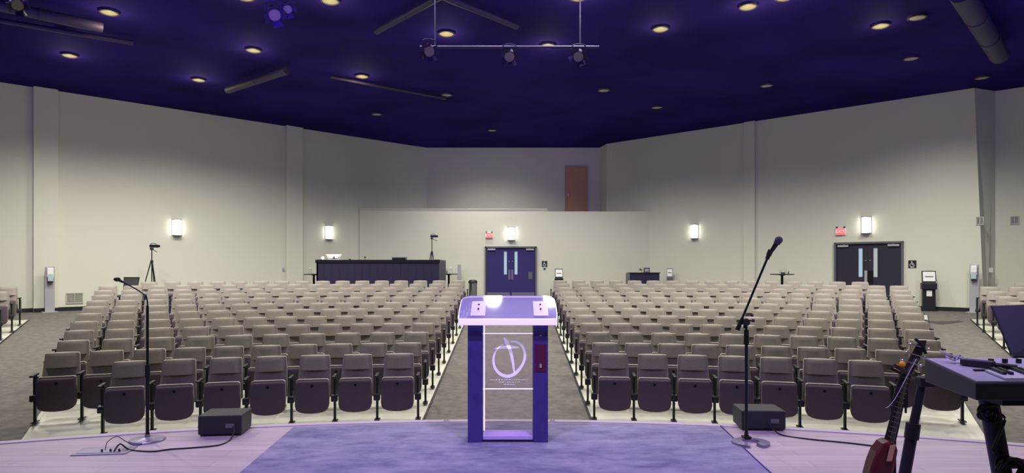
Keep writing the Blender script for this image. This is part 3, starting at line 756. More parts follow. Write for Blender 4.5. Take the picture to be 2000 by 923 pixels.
# floor box with open lid and thin wire
t = thing('floor_box', 'flat metal floor box with cables left of the gooseneck stand', 'floor box', (X(208, 4.80), 4.78, STG), math.radians(7))
MB().box((0, 0, .004), (.38, .20, .008), bev=.002).build('lid_frame', mat('box_metal', (.3, .28, .36), .35, .5), t)
MB().box((-.02, -.01, .009), (.28, .12, .003)).build('lid', mat('box_lid', (.36, .33, .42), .4, .3), t)
for q in (0, .06, .12): MB().cyl((q, -.042, .008), (q, -.042, .028), .007).build('plug', 'black', t)
tag(MB().tube([(X(207, 4.75), 4.74, STG+.02), (X(210, 4.78), 4.78, STG+.07), (X(225, 4.82), 4.84, STG+.095), (X(248, 4.9), 4.88, STG+.05), (X(262, 4.9), 4.92, STG+.005), (X(285, 4.95), 5.0, STG+.02)], .003, 6, 5).build('microphone_wire', 'black', smooth=True), 'thin black wire arching out of the floor box', 'cable')

# ------------------------------------------------------------------ microphone stands
D = 5.08; p0 = Vector((X(288, D), D, STG)); t = thing('gooseneck_microphone_stand', 'tall black gooseneck microphone stand on the left of the stage', 'microphone stand', p0)
u = D/F
MB().lathe([(.13, 0), (.13, .010), (.125, .016), (.05, .022), (.022, .03), (.018, .05)], n=32).build('round_base', mat('grey_base', (.28, .26, .33), .3, .3), t, True)
MB().cyl((0, 0, .03), (0, 0, .07), .02, .012).cyl((0, 0, .05), (0, 0, .56), .013).cyl((0, 0, .5), (0, 0, .6), .019).cyl((0, 0, .6), (0, 0, (858-590)*u-.02), .010).build('pole', 'blackm', t, True)
z0 = (858-590)*u-.03
g = MB().cyl((0, 0, z0-.12), (0, 0, z0+.01), .010, .009).tube([(0, 0, z0), (0, 0, z0+.03), (-2*u, 0, (858-578)*u), (-8*u, -.01, (858-571)*u), (-22*u, -.02, (858-561)*u), (-45*u, -.03, (858-548)*u)], .005, 8, 5).build('gooseneck', 'blackm', t, True)
m_ = MB().cyl((-43*u, -.03, (858-549)*u), (-50*u, -.033, (858-545)*u), .008, .012)
m_.ball((-54*u, -.035, (858-543.5)*u), .018, (1.5, 1, .95), 16); m_.build('microphone', 'black', t, True)
D = 4.98; p0 = Vector((X(1466, D), D, STG)); u = D/F
t = thing('boom_microphone_stand', 'black straight microphone stand with boom on the right of the stage', 'microphone stand', p0)
b = MB(); th = [math.radians(a_) for a_ in range(-70, 251, 20)]
ring = []
ro, ri = .13, .065
op = [(ro*math.cos(a_), ro*math.sin(a_)) for a_ in th]; ip = [(ri*math.cos(a_), ri*math.sin(a_)) for a_ in th][::-1]
b = MB(); nn = len(th)
rings = [[(ro*math.cos(a_)*1.12, ro*math.sin(a_), .0), (ro*math.cos(a_)*1.12, ro*math.sin(a_), .02), (ri*math.cos(a_), ri*math.sin(a_), .026), (ri*math.cos(a_), ri*math.sin(a_), 0)] for a_ in th]
b.loft(rings); b.build('horseshoe_base', mat('grey_base2', (.24, .22, .30), .3, .3), t, True)
pz = (868-625)*u
MB().box((0, .09, .028), (.06, .06, .02)).cyl((0, .09, .03), (0, .09, .07), .018, .014).cyl((0, .09, .05), (0, .09, .80), .0125).cyl((0, .09, .76), (0, .09, .88), .021, .019).cyl((0, .09, .88), (0, .09, pz), .0095).build('pole', 'blackm', t, True)
j = Vector((-2*u, .09, (868-632)*u))
MB().cyl(j+Vector((0, -.03, 0)), j+Vector((0, .03, 0)), .028).cyl(j+Vector((0, 0, -.05)), j+Vector((0, 0, .02)), .016).cyl(j+Vector((.0, 0, .01)), j+Vector((.06, 0, .012)), .007).cyl(j+Vector((.055, 0, .012)), j+Vector((.07, 0, .012)), .013).build('clutch', 'black', t, True)
MB().cyl(j+Vector((.0, .0, .055)), j+Vector((.05, 0, .055)), .006).cyl(j+Vector((.045, 0, .055)), j+Vector((.06, 0, .055)), .012).build('boom_knob', 'black', t, True)
pa = Vector((-18*u, .09, (868-648)*u)); pc = Vector((40*u, .05, (868-500)*u))
MB().cyl(pa, pc, .009).cyl(pa, pa+(pc-pa)*.16, .020, .012).build('boom', 'blackm', t, True)
d_ = (pc-pa).normalized()
h0 = pc+Vector((.0, 0, 0)); h1 = Vector((46*u, .03, (868-482)*u)); h2 = Vector((56*u, .01, (868-470)*u))
cl_ = MB().cyl(pc-d_*.03, pc+d_*.03, .016).cyl(h0, h0+(h1-h0)*.6, .020, .021).build('microphone_clip', 'black', t, True)
tt = thing('handheld_microphone', 'handheld vocal microphone with round grille clipped on the right stand', 'microphone', p0+h0)
dr = (h2-h0)
MB().cyl(dr*.05+Vector((0, 0, 0)), dr*.80, .013, .020, 16).build('handle', mat('mic_black', (.02, .02, .03), .3, .4), tt, True)
MB().ball(dr*1.0, .030, (1, 1, 1), 20).cyl(dr*.78, dr*.86, .026).build('grille', mat('grille', (.10, .09, .15), .35, .7, bump=.8, bscale=500), tt, True)

# ------------------------------------------------------------------ sound booth and what stands on it
b = MB(); ZK = 2.33
BX = [(X(618, 20.2), 20.2), (X(857.5, 20.2), 20.2), (X(870.8, 22.6), 22.6), (X(618, 20.2), 22.6)]
t = thing('sound_booth', 'long dark sound booth counter behind the left seats', 'sound booth', (BX[0][0], BX[0][1], ZB))
def rel(p, z=0): return (p[0]-BX[0][0], p[1]-BX[0][1], z)
hB = ZK-ZB
def panel(a, c, h0, h1, th_=.05):
    a = Vector(rel(a)); c = Vector(rel(c)); d = (c-a).normalized(); n = Vector((-d.y, d.x, 0))*th_
    return [a+Vector((0, 0, h0)), c+Vector((0, 0, h0)), c+n+Vector((0, 0, h0)), a+n+Vector((0, 0, h0))], (0, 0, h1-h0)
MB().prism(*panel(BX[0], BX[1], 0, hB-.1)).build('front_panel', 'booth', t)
b = MB()
n_ = 16
for i in range(1, n_):
    x = (BX[1][0]-BX[0][0])*i/n_; b.box((x, -.002, (hB-.1)/2), (.006, .004, hB-.14))
b.build('panel_battens', 'blacktrim', t)
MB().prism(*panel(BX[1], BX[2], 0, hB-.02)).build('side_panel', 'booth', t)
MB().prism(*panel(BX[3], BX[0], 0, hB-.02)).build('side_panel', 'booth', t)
MB().box(((BX[1][0]-BX[0][0])/2, .05, hB-.05), (BX[1][0]-BX[0][0]+.06, .14, .10)).build('counter_edge', 'blackm', t)
MB().prism([rel(BX[1], hB-.02), rel(BX[2], hB-.02), rel((BX[2][0]-.14, BX[2][1]), hB-.02), rel((BX[1][0]-.14, BX[1][1]), hB-.02)], (0, 0, .03)).build('side_cap', 'frame', t)
MB().prism([rel(BX[0], hB-.02), rel(BX[3], hB-.02), rel((BX[3][0]+.14, BX[3][1]), hB-.02), rel((BX[0][0]+.14, BX[0][1]), hB-.02)], (0, 0, .03)).build('side_cap', 'frame', t)
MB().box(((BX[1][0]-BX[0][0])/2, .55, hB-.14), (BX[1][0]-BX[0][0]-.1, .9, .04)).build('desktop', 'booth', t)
zd = ZB+hB-.12
def desk(px, D=20.75): return (X(px, D), D, zd)
t = thing('desktop_computer', 'white all-in-one computer seen from behind on the sound booth', 'computer', desk(652.5))
hh = 2.12+(520-496)*20.75/F-zd
MB().prism([(-.27, 0, hh), (.27, 0, hh), (.255, 0, hh-.03), (.15, 0, hh-.20), (-.15, 0, hh-.20), (-.255, 0, hh-.03)], (0, .02, 0)).build('screen_housing', 'white', t, bevel=.01)
MB().prism([(-.22, 0, hh-.02), (.22, 0, hh-.02), (.12, -.025, hh-.13), (-.12, -.025, hh-.13)], (0, .02, 0)).build('curved_back', 'white', t)
MB().cyl((0, -.005, hh-.115), (0, -.028, hh-.115), .028).box((.01, -.018, hh-.077), (.012, .02, .018), Matrix.Rotation(.5, 3, 'Y')).build('logo_mark', 'print', t)
MB().box((0, .03, .15), (.12, .03, .34)).box((0, .03, .005), (.2, .2, .01)).build('stand', 'grey', t)
t = thing('task_lamp', 'small glaring task lamp at the left end of the sound booth', 'lamp', desk(630.5))
MB().lathe([(.05, 0), (.05, .015), (.01, .02), (.008, .2)], n=16).build('stand', 'black', t, True)
MB().ball((0, 0, ZC+(520-503.5)*20.75/F-zd), .042).build('bulb', 'lampbulb', t, True)
t = thing('closed_laptop', 'dark flat equipment case lying on the right half of the sound booth', 'equipment case', desk(780.5, 20.6))
MB().box((0, 0, .10), (.43, .3, .18)).build('body', 'screen', t, bevel=.01); MB().box((0, 0, .195), (.45, .32, .02)).build('lid', 'frame', t)
t = thing('booth_microphone', 'small black gooseneck microphone on the middle of the sound booth', 'microphone', desk(713))
MB().tube([(0, 0, 0), (0, 0, .1), (0, -.01, .19)], .006, 6, 3).build('neck', 'black', t, True); MB().ball((0, -.01, .21), .022, (1.5, 1, 1.1)).build('head', 'black', t, True)
t = thing('desk_control', 'small dark object on the sound booth right of the computer', 'desk device', desk(683.5)); MB().box((0, 0, .07), (.05, .05, .14)).box((0, 0, .145), (.07, .05, .02)).build('body', 'black', t)

# tripods
def tripod(px, D, zbase, ytop, yhub, ybase, spread, lab, camlab):
    p0 = Vector((X(px, D), D, zbase)); zh = ZC+(HOR-yhub)*D/F-zbase; zt = ZC+(HOR-ytop)*D/F-zbase
    t = thing('camera_tripod', lab, 'tripod', p0, 0, 'camera tripods')
    MB().cyl((0, 0, zh*.45), (0, 0, zt-.10), .014).build('centre_column', 'blackm', t, True)
    for i in range(3):
        a_ = math.radians((100, 215, 330)[i]); MB().cyl((.02*math.cos(a_), .02*math.sin(a_), zh), (spread*math.cos(a_), spread*math.sin(a_), .01), .016, .010).build('leg', 'blackm', t, True)
        if i == 0: pass
    MB().cyl((0, 0, zh-.04), (0, 0, zh+.03), .04).build('hub', 'black', t, True)
    MB().box((0, 0, zt-.10), (.07, .08, .06)).cyl((.03, 0, zt-.12), (.2, -.1, zt-.19), .009).build('pan_head', 'black', t)
    c = thing('video_camera', camlab, 'video camera', p0+Vector((0, 0, zt-.07)))
    MB().box((.06, 0, .05), (.22, .09, .085), bev=.01).build('body', 'black', c); MB().cyl((.15, 0, .05), (.22, 0, .05), .038).build('lens', 'blackm', c, True)
    MB().tube([(-.04, 0, .09), (.0, 0, .125), (.1, 0, .125), (.14, 0, .09)], .01, 6, 3).build('handle', 'black', c, True)
tripod(296.5, 18.4, ZB, 479, 510, 0, .36, 'black camera tripod standing by the left wall behind the last rows', 'small video camera on the tripod by the left wall')
tripod(843.5, 23.2, ZB, 460, 492, 0, .42, 'black camera tripod rising behind the right end of the sound booth', 'video camera on the tripod behind the sound booth')
# black mesh chair beside the left tripod
t = thing('mesh_office_chair', 'black mesh chair back beside the tripod at the left wall', 'chair', (X(285, 18.35), 18.35-.75, ZB), math.radians(-12))
zt_ = ZC-21*18/F-ZB
MB().prism([(-.22, 0, zt_-.42), (.20, 0, zt_-.42), (.24, .05, zt_), (-.24, .05, zt_)], (0, .02, 0)).build('backrest', mat('mesh_grey', (.06, .06, .07), .7), t)
MB().tube([(-.22, 0, zt_-.42), (-.245, .05, zt_), (.245, .05, zt_), (.20, 0, zt_-.42)], .014, 6, 1).build('back_frame', 'black', t, True)
MB().box((0, -.22, .44), (.46, .46, .05), bev=.02).build('seat', 'black', t)
for sx in (-1, 1):
    for sy in (-.42, -.02): MB().cyl((sx*.2, sy, 0), (sx*.2, sy, .44), .012).build('leg', 'blackm', t, True)

# pedestal tables
def ptable(px, D, ytop, rad, lab):
    p0 = Vector((X(px, D), D, ZB)); zt = ZC-(ytop-HOR)*D/F-ZB
    t = thing('pedestal_table', lab, 'table', p0, 0, 'tall round pedestal tables')
    MB().lathe([(rad-.01, zt-.03), (rad, zt-.02), (rad, zt-.005), (rad-.01, zt)], n=40).build('tabletop', 'black', t, True)
    MB().cyl((0, 0, .02), (0, 0, zt-.03), .038).cyl((0, 0, zt-.06), (0, 0, zt-.03), .05, .12).build('column', 'blackm', t, True)
    MB().lathe([(.26, 0), (.26, .012), (.05, .04), (.04, .05)], n=32).build('base', 'blackm', t, True)
    return p0+Vector((0, 0, zt))
q1 = ptable(613, 21.9, 534.5, .34, 'tall round black pedestal table left of the sound booth')
q2 = ptable(876.5, 23.15, 534, .33, 'tall round black pedestal table right of the sound booth')
pwt, awt = wall_frame(rw, 1527)
q3 = ptable(1527.5, 20.2, 534.5, .36, 'tall round black pedestal table by the right wall')
def jar(p, h, r, lab, nm='glass_jar'):
    t = thing(nm, lab, 'jar', p)
    MB().lathe([(r*.8, 0), (r, h*.1), (r, h*.7), (r*.6, h*.85), (r*.6, h)], n=20).build('body', 'clear', t, True)
    MB().lathe([(r*.62, h), (r*.62, h+.02), (.01, h+.03)], n=16).build('lid', 'white', t, True)
jar(q1+Vector((-.12, 0, 0)), .18, .06, 'clear jar on the table left of the sound booth'); 
jar(q2+Vector((.07, 0, 0)), .20, .07, 'clear jar on the table right of the sound booth')
t = thing('dispenser_bottle', 'small dark bottle on the table right of the sound booth', 'bottle', q2+Vector((-.07, 0, 0))); MB().lathe([(.03, 0), (.03, .1), (.01, .13), (.01, .16)], n=12).build('body', 'frame', t, True); MB().box((.01, 0, .165), (.04, .012, .01)).build('pump', 'black', t)
t = thing('glass_bowl', 'large clear glass bowl on the table by the right wall', 'bowl', q3+Vector((.03, 0, 0)))
MB().lathe([(.05, 0), (.09, .03), (.12, .09), (.115, .15), (.105, .15), (.11, .09), (.08, .04), (.0, .015)], n=28).build('bowl', 'clear', t, True); MB().ball((0, 0, .05), .06, (1, 1, .6)).build('sweets', 'white', t, True)
t = thing('dispenser_bottle', 'tiny dark bottle beside the glass bowl on the right table', 'bottle', q3+Vector((.2, 0, 0))); MB().lathe([(.018, 0), (.018, .05), (.007, .06), (.007, .08)], n=12).build('body', 'print', t, True); MB().box((.008, 0, .083), (.03, .01, .008)).build('pump', 'black', t)

# sanitiser stands
def sanitiser(p, rz, zt, wd, lab):
    t = thing('sanitiser_stand', lab, 'hand sanitiser stand', (p[0], p[1], ZB), rz, 'grey hand sanitiser stands'); h = zt-ZB
    MB().box((0, 0, h/2), (wd, .03, h-.02), bev=.008).build('post', 'grey', t)
    MB().box((0, 0, .008), (wd*1.6, .34, .016)).build('base_plate', 'grey', t)
    d = MB().box((0, -.07, h-.18), (wd*.68, .10, .26), bev=.02).build('dispenser', 'white', t)
    MB().box((0, -.115, h-.31), (wd*.55, .03, .2), bev=.01).build('drip_cover', 'cyan', d)
    MB().box((0, -.06, h-.44), (wd*.6, .10, .03)).build('drip_tray', 'black', t)
p, a = wall_frame(lw, 93.5); k = Vector((math.sin(a), -math.cos(a))); sanitiser(p+k*.34, a, P(0, 519, (p+k*.34).y).z, .22, 'grey hand sanitiser stand against the pilaster on the left wall')
p, a = wall_frame(rw, 1905.5); k = Vector((math.sin(a), -math.cos(a))); sanitiser(p+k*.28, a, P(0, 514.5, (p+k*.28).y).z, .21, 'grey hand sanitiser stand at the right end of the right wall')
sanitiser((X(897, 23.8), 23.8), math.pi, P(0, 515.5, 23.8).z, .13, 'grey hand sanitiser stand behind the table beside the centre doors')
# check-in kiosks
def kiosk(p, rz, zt, s, lab, m='black'):
    t = thing('check_in_kiosk', lab, 'kiosk', (p[0], p[1], ZB), rz, 'black check-in kiosks'); h = zt-ZB
    MB().box((0, 0, (h-.30)/2), (.30*s, .20, h-.30), bev=.01).box((0, -.02, .02), (.36*s, .34, .04)).build('pedestal', m, t)
    MB().box((0, -.02, h-.42), (.36*s, .26, .18), bev=.015).build('printer_box', m, t)
    hd = MB().box((0, 0, 0), (.34*s, .05, .32), Matrix.Rotation(math.radians(-14), 3, 'X')).build('screen_head', m, t, bevel=.01, loc=(0, -.04, h-.15))
    MB().box((0, -.03, 0), (.29*s, .006, .27), Matrix.Rotation(math.radians(-14), 3, 'X')).build('screen_poster', 'paper', hd)
    MB().box((0, -.035, -.005), (.2*s, .004, .025), Matrix.Rotation(math.radians(-14), 3, 'X')).box((0, -.034, -.05), (.2*s, .004, .03), Matrix.Rotation(math.radians(-14), 3, 'X')).build('poster_print', 'print', hd)
    MB().box((0, -.105, h-.62), (.13*s, .006, .16)).build('paper_sheet', 'paper', t)
p, a = wall_frame(rw, 1812); k = Vector((math.sin(a), -math.cos(a))); q = p+k*.35
kiosk((X(1813.5, q.y), q.y), a*.55, P(0, 529, q.y).z, 1.0, 'black check-in kiosk with white screen right of the right doors')
kiosk((X(1091.5, 23.4), 23.4), 0, P(0, 525, 23.4).z, .85, 'black check-in kiosk right of the centre doors')
p, a = wall_frame(rw, 1308); k = Vector((math.sin(a), -math.cos(a))); q = p+k*.35
kiosk((X(1308, q.y), q.y), a+.5, P(0, 524, q.y).z, .62, 'grey-edged narrow kiosk between the black cabinet and the right table', 'frame')
# black cabinet with a plant and a framed picture
D = 22.6
p0 = Vector((X(1259, D), D, ZB)); hc = P(0, 532, D).z-ZB
t = thing('storage_cabinet', 'low black cabinet against the back wall behind the right seats', 'cabinet', p0)
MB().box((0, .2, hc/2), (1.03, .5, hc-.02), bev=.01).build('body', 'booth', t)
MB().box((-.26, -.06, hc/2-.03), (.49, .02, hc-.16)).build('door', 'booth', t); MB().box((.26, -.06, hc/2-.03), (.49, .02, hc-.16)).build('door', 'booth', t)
MB().box((0, .2, hc-.01), (1.08, .56, .03)).build('top_board', 'black', t)
MB().box((-.555, .2, hc/2), (.06, .5, hc-.03)).build('side_panel', 'frame', t)
t = thing('potted_plant', 'small green potted plant on the black cabinet', 'plant', p0+Vector((-.115, .15, hc+.005)))
MB().lathe([(.04, 0), (.055, .06), (.05, .06), (.01, .05)], n=16).build('pot', 'white', t, True)
b = MB(); rr = random.Random(5)
for i in range(26):
    a_ = rr.uniform(0, 6.28); e_ = rr.uniform(.1, 1.3); l_ = rr.uniform(.07, .13)
    d = Vector((math.cos(a_)*math.cos(e_), math.sin(a_)*math.cos(e_), math.sin(e_))); s_ = d.cross(Vector((0, 0, 1))).normalized()*.014; c_ = Vector((0, 0, .055))
    b.prism([c_, c_+d*l_*.5+s_, c_+d*l_, c_+d*l_*.5-s_], (0, 0, .002))
b.build('leaves', 'leaf', t)
t = thing('framed_picture', 'small dark framed picture standing on the black cabinet', 'picture frame', p0+Vector((.10, .12, hc+.005)))
MB().box((0, 0, .085), (.21, .02, .16)).build('frame', 'print', t); MB().box((0, -.012, .08), (.15, .004, .10)).build('picture', 'grey', t); MB().box((0, .04, .06), (.03, .07, .12), Matrix.Rotation(.4, 3, 'X')).build('easel_back', 'print', t)
# waste bin
D = 22.9; t = thing('waste_bin', 'round steel waste bin with black lid left of the centre doors', 'waste bin', (X(923.5, D), D, ZB)); hb = P(0, 546, D).z-ZB
MB().lathe([(.135, .02), (.15, .04), (.15, hb-.09), (.145, hb-.085)], n=32).build('body', 'steel', t, True)
MB().lathe([(.16, hb-.12), (.162, hb-.06), (.13, hb-.015), (.10, hb-.01), (.085, hb), (.0, hb)], n=32).build('lid', 'black', t, True)
MB().lathe([(.155, 0), (.155, .04), (.14, .045)], n=32).build('foot_ring', 'black', t, True)
# dark flat patch beyond the right side aisle
b = MB(); pm = [(1793, 605), (1882, 619.5), (1840, 621), (1800, 618)]
pts = []
for q in pm:
    Dq = (ZC-ZB)*F/(q[1]-HOR); pts.append((X(q[0], Dq), Dq, fz(X(q[0], Dq), Dq)+.004))
tag(MB().prism(pts, (0, 0, .006)).build('floor_patch', mat('dark_patch', (.045, .04, .04), .9)), 'dark wedge-shaped patch on the carpet near the right kiosk', 'mat')

# ------------------------------------------------------------------ keyboard, its stand, guitar, music stand
KY = 2.0; KX = X(1906, KY); zk = ZC-(747-HOR)*KY/F; dk = .42
kw = 1.15
t = thing('stage_keyboard', 'large electronic stage keyboard at the right edge of the photo', 'keyboard', (KX, KY, 0), math.radians(0)); 
zl = zk; th_k = .055
xb = X(1806, KY+dk)-KX     # back-left corner offset
zb2 = ZC-(701-HOR)*(KY+dk)/F
def kp(x, s_, z): return (x+xb*s_, dk*s_, z+(zb2-zk)*s_)
A = [kp(0, 0, zk-th_k), kp(0, 1, zk-th_k-.03), kp(0, 1, zk), kp(0, 0, zk)]
MB().prism(A, (kw, 0, 0)).build('case', 'kside', t, bevel=.004)
MB().prism([kp(.004, .01, zk+.0005), kp(kw, .01, zk+.0005), kp(kw, .99, zk+.0005), kp(.004, .99, zk+.0005)], (0, 0, .004)).build('top_panel', 'kbd', t)
wk = []
ky = MB()
for i in range(38):
    x = .10+i*.0232
    ky.prism([kp(x, .03, zk+.006), kp(x+.0222, .03, zk+.006), kp(x+.0222, .36, zk+.006), kp(x, .36, zk+.006)], (0, 0, .006))
o = ky.build('white_keys', 'white', t); o['kind'] = 'stuff'
bk = MB()
for i in range(38):
    if i % 7 in (0, 1, 3, 4, 5):
        x = .10+i*.0232+.0165; bk.prism([kp(x, .15, zk+.012), kp(x+.012, .15, zk+.012), kp(x+.012, .36, zk+.012), kp(x, .36, zk+.012)], (0, 0, .009))
o = bk.build('black_keys', 'black', t); o['kind'] = 'stuff'
for i in range(3): MB().cyl(kp(.20+i*.05, .75, zk+.006), kp(.20+i*.05, .75, zk+.02), .009).build('control_knob', 'black', t, True)
MB().prism([kp(.07, .38, zk+.006), kp(kw, .38, zk+.006), kp(kw, .42, zk+.006), kp(.07, .42, zk+.006)], (0, 0, .004)).build('key_felt', 'black', t)
# adapter and cable bundle lying on the keyboard
c0 = kp(.0, .45, zk+.004)
t2 = thing('power_adapter', 'dark adapter box with a tangle of cable on the keyboard', 'adapter', (1.625, KY+.25, zk+.008+(zb2-zk)*.6), math.radians(40))
MB().box((.0, -.01, .010), (.045, .095, .020), bev=.004).build('box', 'kside', t2)
MB().box((0, -.09, .006), (.012, .06, .012)).box((.03, -.085, .006), (.012, .06, .012)).build('plug_prongs', 'black', t2)
rr = random.Random(9)
pts = [(.02+rr.uniform(-.03, .03), .065+rr.uniform(-.02, .03), .008+rr.uniform(0, .022)) for i in range(16)]
pts.append((-.01, .09, .035)); pts.append((.02, .11, .04)); pts.append((.05, .07, .015))
MB().tube(pts, .0028, 6, 5).build('cable_tangle', 'kbd', t2, True)
# stand of the keyboard: thick leaning leg, cross bar and cable coils
t = thing('keyboard_stand', 'black keyboard stand with cables wound round its leg', 'keyboard stand', (X(1940, 2.35), 2.35, STG))
zz0 = zk-.09-STG; u = 2.35/F
def kk(px, py, dy=0): D_ = 2.35+dy; v = P(px, py, D_); return v-Vector((X(1940, 2.35), 2.35, STG))
MB().cyl(kk(1930, 776), kk(1958, 930), .032).cyl(kk(1958, 930), kk(1985, 1075), .032).build('leg', mat('stand_black', (.03, .027, .05), .4, .3), t, True)
MB().cyl(kk(1955, 905), kk(2090, 905), .018).build('cross_bar', 'blackm', t, True)
MB().cyl(kk(2160, 776), kk(2120, 1075), .032).build('leg', 'blackm', t, True)
MB().box(kk(1985, 1256)+Vector((0, 0, .02)), (.08, .4, .03)).cyl(kk(1985, 1070), kk(1985, 1250), .03).box(kk(2120, 1256)+Vector((0, 0, .02)), (.08, .4, .03)).cyl(kk(2120, 1070), kk(2120, 1250), .03).build('foot', 'blackm', t)
MB().box(kk(2040, 772)+Vector((0, .0, -.0)), (.5, .25, .02)).build('cradle', 'blackm', t)
def coil(c, r, n, nm, lab):
    b = MB()
    for i in range(n):
        k_ = rr.uniform(.8, 1.15); a_ = rr.uniform(-.3, .3)
        b.tube([(c[0]+r*k_*math.cos(q), c[1]+.02*math.sin(q+i), c[2]+r*.8*k_*math.sin(q)+a_*.01) for q in [2*math.pi*j/14 for j in range(15)]], .005, 6, 2)
    return b
cc = coil(kk(1930, 806, -.05), .037, 4, '', ''); cc.build('cable_coil', 'black', t, True)
cc = coil(kk(1972, 915, -.05), .05, 4, '', ''); cc.build('cable_coil', 'black', t, True)
MB().tube([kk(1930, 800, -.04), kk(1962, 815, -.04), kk(1950, 850, -.05), kk(1940, 880, -.05), kk(1965, 890, -.05), kk(1995, 905, -.05), kk(2010, 930, -.05)], .005, 6, 5).build('hanging_cable', 'black', t, True)
# guitar on its stand
D = 3.5; G0 = P(1722, 1013, D)
def gp(px, py, dy=0): return P(px, py, D+dy)
t = thing('electric_guitar', 'reddish brown guitar leaning upright beside the keyboard', 'guitar', gp(1722, 1008))
def gr(px, py, dy=0): return gp(px, py, dy)-gp(1722, 1008)
body = [(1738, 862), (1727, 868), (1714, 885), (1706, 905), (1699, 930), (1694, 960), (1693, 985), (1700, 1003), (1714, 1009), (1730, 1003), (1742, 985), (1746, 960), (1746, 930), (1752, 905), (1756, 880), (1752, 866)]
MB().prism([gr(x, y, -.09) for x, y in body], (.02, .12, 0)).build('body', 'guitar', t, bevel=.02)
MB().prism([gr(1739, 870, -.10), gr(1750, 868, -.10), gr(1742, 900, -.10), gr(1732, 900, -.10)], (0, .004, 0)).build('pickguard', 'beige', t)
nk = MB(); 
nk.loft([[gr(x-h, y, 0), gr(x+h, y, 0), gr(x+h, y, .045), gr(x-h, y, .045)] for x, y, h in ((1731, 885, 13), (1742, 845, 12), (1760, 770, 10), (1773, 728, 8.5))])
nk.build('neck', 'fret', t)
b = MB()
for i in range(14): 
    f_ = i/14; b.box(Vector(gr(1737+(1773-1737)*f_, 862+(728-862)*f_, -.004)), (.040, .004, .003), Matrix.Rotation(.28, 3, 'Y'))
b.build('frets', 'steel', t)
MB().loft([[gr(x-h, y, -.0), gr(x+h, y, 0), gr(x+h, y, .03), gr(x-h, y, .03)] for x, y, h in ((1772, 732, 7), (1780, 712, 11), (1797, 678, 10), (1803, 664, 7))]).build('headstock', 'fret', t)
for i in range(3):
    for s_ in (-1, 1):
        x, y = 1780+i*8, 708-i*16
        k1 = MB().cyl(gr(x, y, -.0), gr(x+s_*17, y+s_*5, .0), .004).ball(gr(x+s_*18, y+s_*5, 0), .010, (1.2, 1, .7), 10); k1.build('tuning_peg', 'steel', t, True)
MB().tube([gr(1787, 661, -.02), gr(1794, 667, -.02), gr(1802, 676, -.02), gr(1808, 690, -.02)], .008, 6, 4).build('capo', 'black', t, True)
b = MB()
for i in range(4): b.tube([gr(1728+i*3, 900, -.01), gr(1771+i*1.6, 725, -.008), gr(1785+i*3, 700, -.008)], .0010, 5, 1)
b.build('strings', 'steel', t)
MB().tube([gr(1790, 700, -.02), gr(1766, 745, -.05), gr(1750, 775, -.05), gr(1737, 792, -.05), gr(1730, 796, -.05)], .0018, 5, 5).build('loose_strap', 'kbd', t, True)
# guitar stand: pole, tilted neck arm and yellow neck holder
t = thing('guitar_stand', 'black guitar stand whose arm holds the neck', 'guitar stand', (X(1748, D+.12), D+.12, STG))
def sp(px, py, dy=.12): return gp(px, py, dy)-Vector((X(1748, D+.12), D+.12, STG))
MB().cyl(sp(1747, 775), sp(1747, 1000), .009).build('pole', 'blackm', t, True)
MB().cyl(sp(1771, 738), sp(1769, 795), .012).cyl(sp(1769, 790), sp(1769, 806), .006).build('hanging_strap', 'black', t, True)
MB().cyl(sp(1747, 775), sp(1762, 726), .009).tube([sp(1748, 714, -.06), sp(1762, 722, -.04), sp(1775, 730, .0), sp(1792, 739, .06)], .011, 8, 3).build('neck_arm', 'black', t, True)
for dx in (-1, 1): MB().cyl(sp(1747, 995), sp(1747+dx*35, 1012, -.15), .011).build('foot', 'blackm', t, True)
MB().cyl(sp(1747, 995), sp(1747, 1012, .3), .011).build('foot', 'blackm', t, True)
t = thing('pick_holder', 'yellow pick holder clipped in front of the guitar neck', 'pick holder', gp(1756, 722, -.02))
def yp(px, py, dy=-.02): return gp(px, py, dy)-gp(1756, 722, -.02)
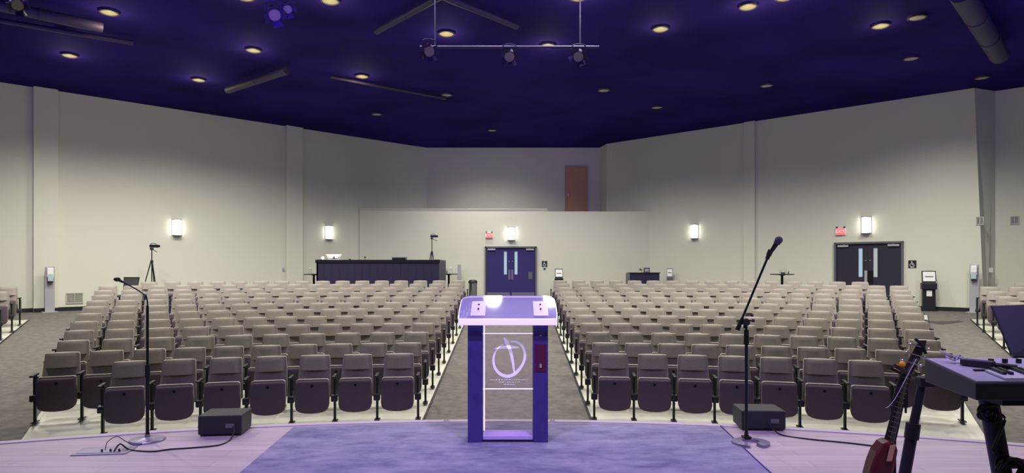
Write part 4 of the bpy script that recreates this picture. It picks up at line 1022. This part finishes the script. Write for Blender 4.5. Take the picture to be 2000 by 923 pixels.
MB().prism([yp(1740, 716), yp(1760, 726), yp(1757, 730), yp(1739, 722)], (0, .03, 0)).build('tray', 'black', t)
MB().ball(yp(1762, 711), .018, (1, .5, 1), 14).build('yellow_pick', 'yellow', t, True)
MB().prism([yp(1747, 722), yp(1753, 711), yp(1761, 714), yp(1758, 726)], (0, .012, 0)).build('yellow_clip', 'yellow', t)
# tall black leg of a second stand crossing behind the guitar
t = thing('instrument_stand', 'tall black slanted stand leg between guitar and keyboard', 'instrument stand', P(1764, 1050, 3.1))
def ip_(px, py, D_=3.1): return P(px, py, D_)-P(1764, 1050, 3.1)
MB().cyl(ip_(1802, 742), ip_(1780, 850), .020).cyl(ip_(1784, 830), ip_(1745, 1048), .026).build('leg', mat('stand_dark', (.025, .023, .04), .4, .3), t, True)
MB().cyl(ip_(1784, 826), ip_(1780, 856), .032).build('clamp', 'black', t, True)
MB().box(ip_(1806, 745), (.07, .06, .05), bev=.01).build('bracket', 'black', t)
MB().cyl(ip_(1745, 1048), ip_(1700, 1074), .014).cyl(ip_(1745, 1048), ip_(1790, 1074), .014).build('foot', 'blackm', t, True)
# music stand at the right edge, seen from behind
D = 2.6
t = thing('music_stand', 'dark music stand desk leaning at the right edge above the keyboard', 'music stand', (X(2040, D), D+.1, STG))
o0 = Vector((X(2040, D), D+.1, STG))
def ms(px, py, D_=2.6): return P(px, py, D_)-o0
MB().prism([ms(1938, 597, 2.70), ms(2150, 590, 2.70), ms(2170, 700, 2.55), ms(1978, 694, 2.55)], (0, .012, 0)).build('desk', mat('stand_desk', (.018, .015, .034), .5), t)
MB().prism([ms(1976, 692, 2.55), ms(2170, 698, 2.55), ms(2170, 704, 2.50), ms(1980, 698, 2.50)], (0, 0, .006)).build('lip', 'black', t)
MB().cyl(ms(2072, 660, 2.66), (0.066, .06, .02), .011).build('pole', 'blackm', t, True)
for i in range(3):
    a_ = math.radians(90+120*i); MB().cyl((.066, .06, .12), (.066+.25*math.cos(a_), .06+.25*math.sin(a_), .01), .010).build('leg', 'blackm', t, True)
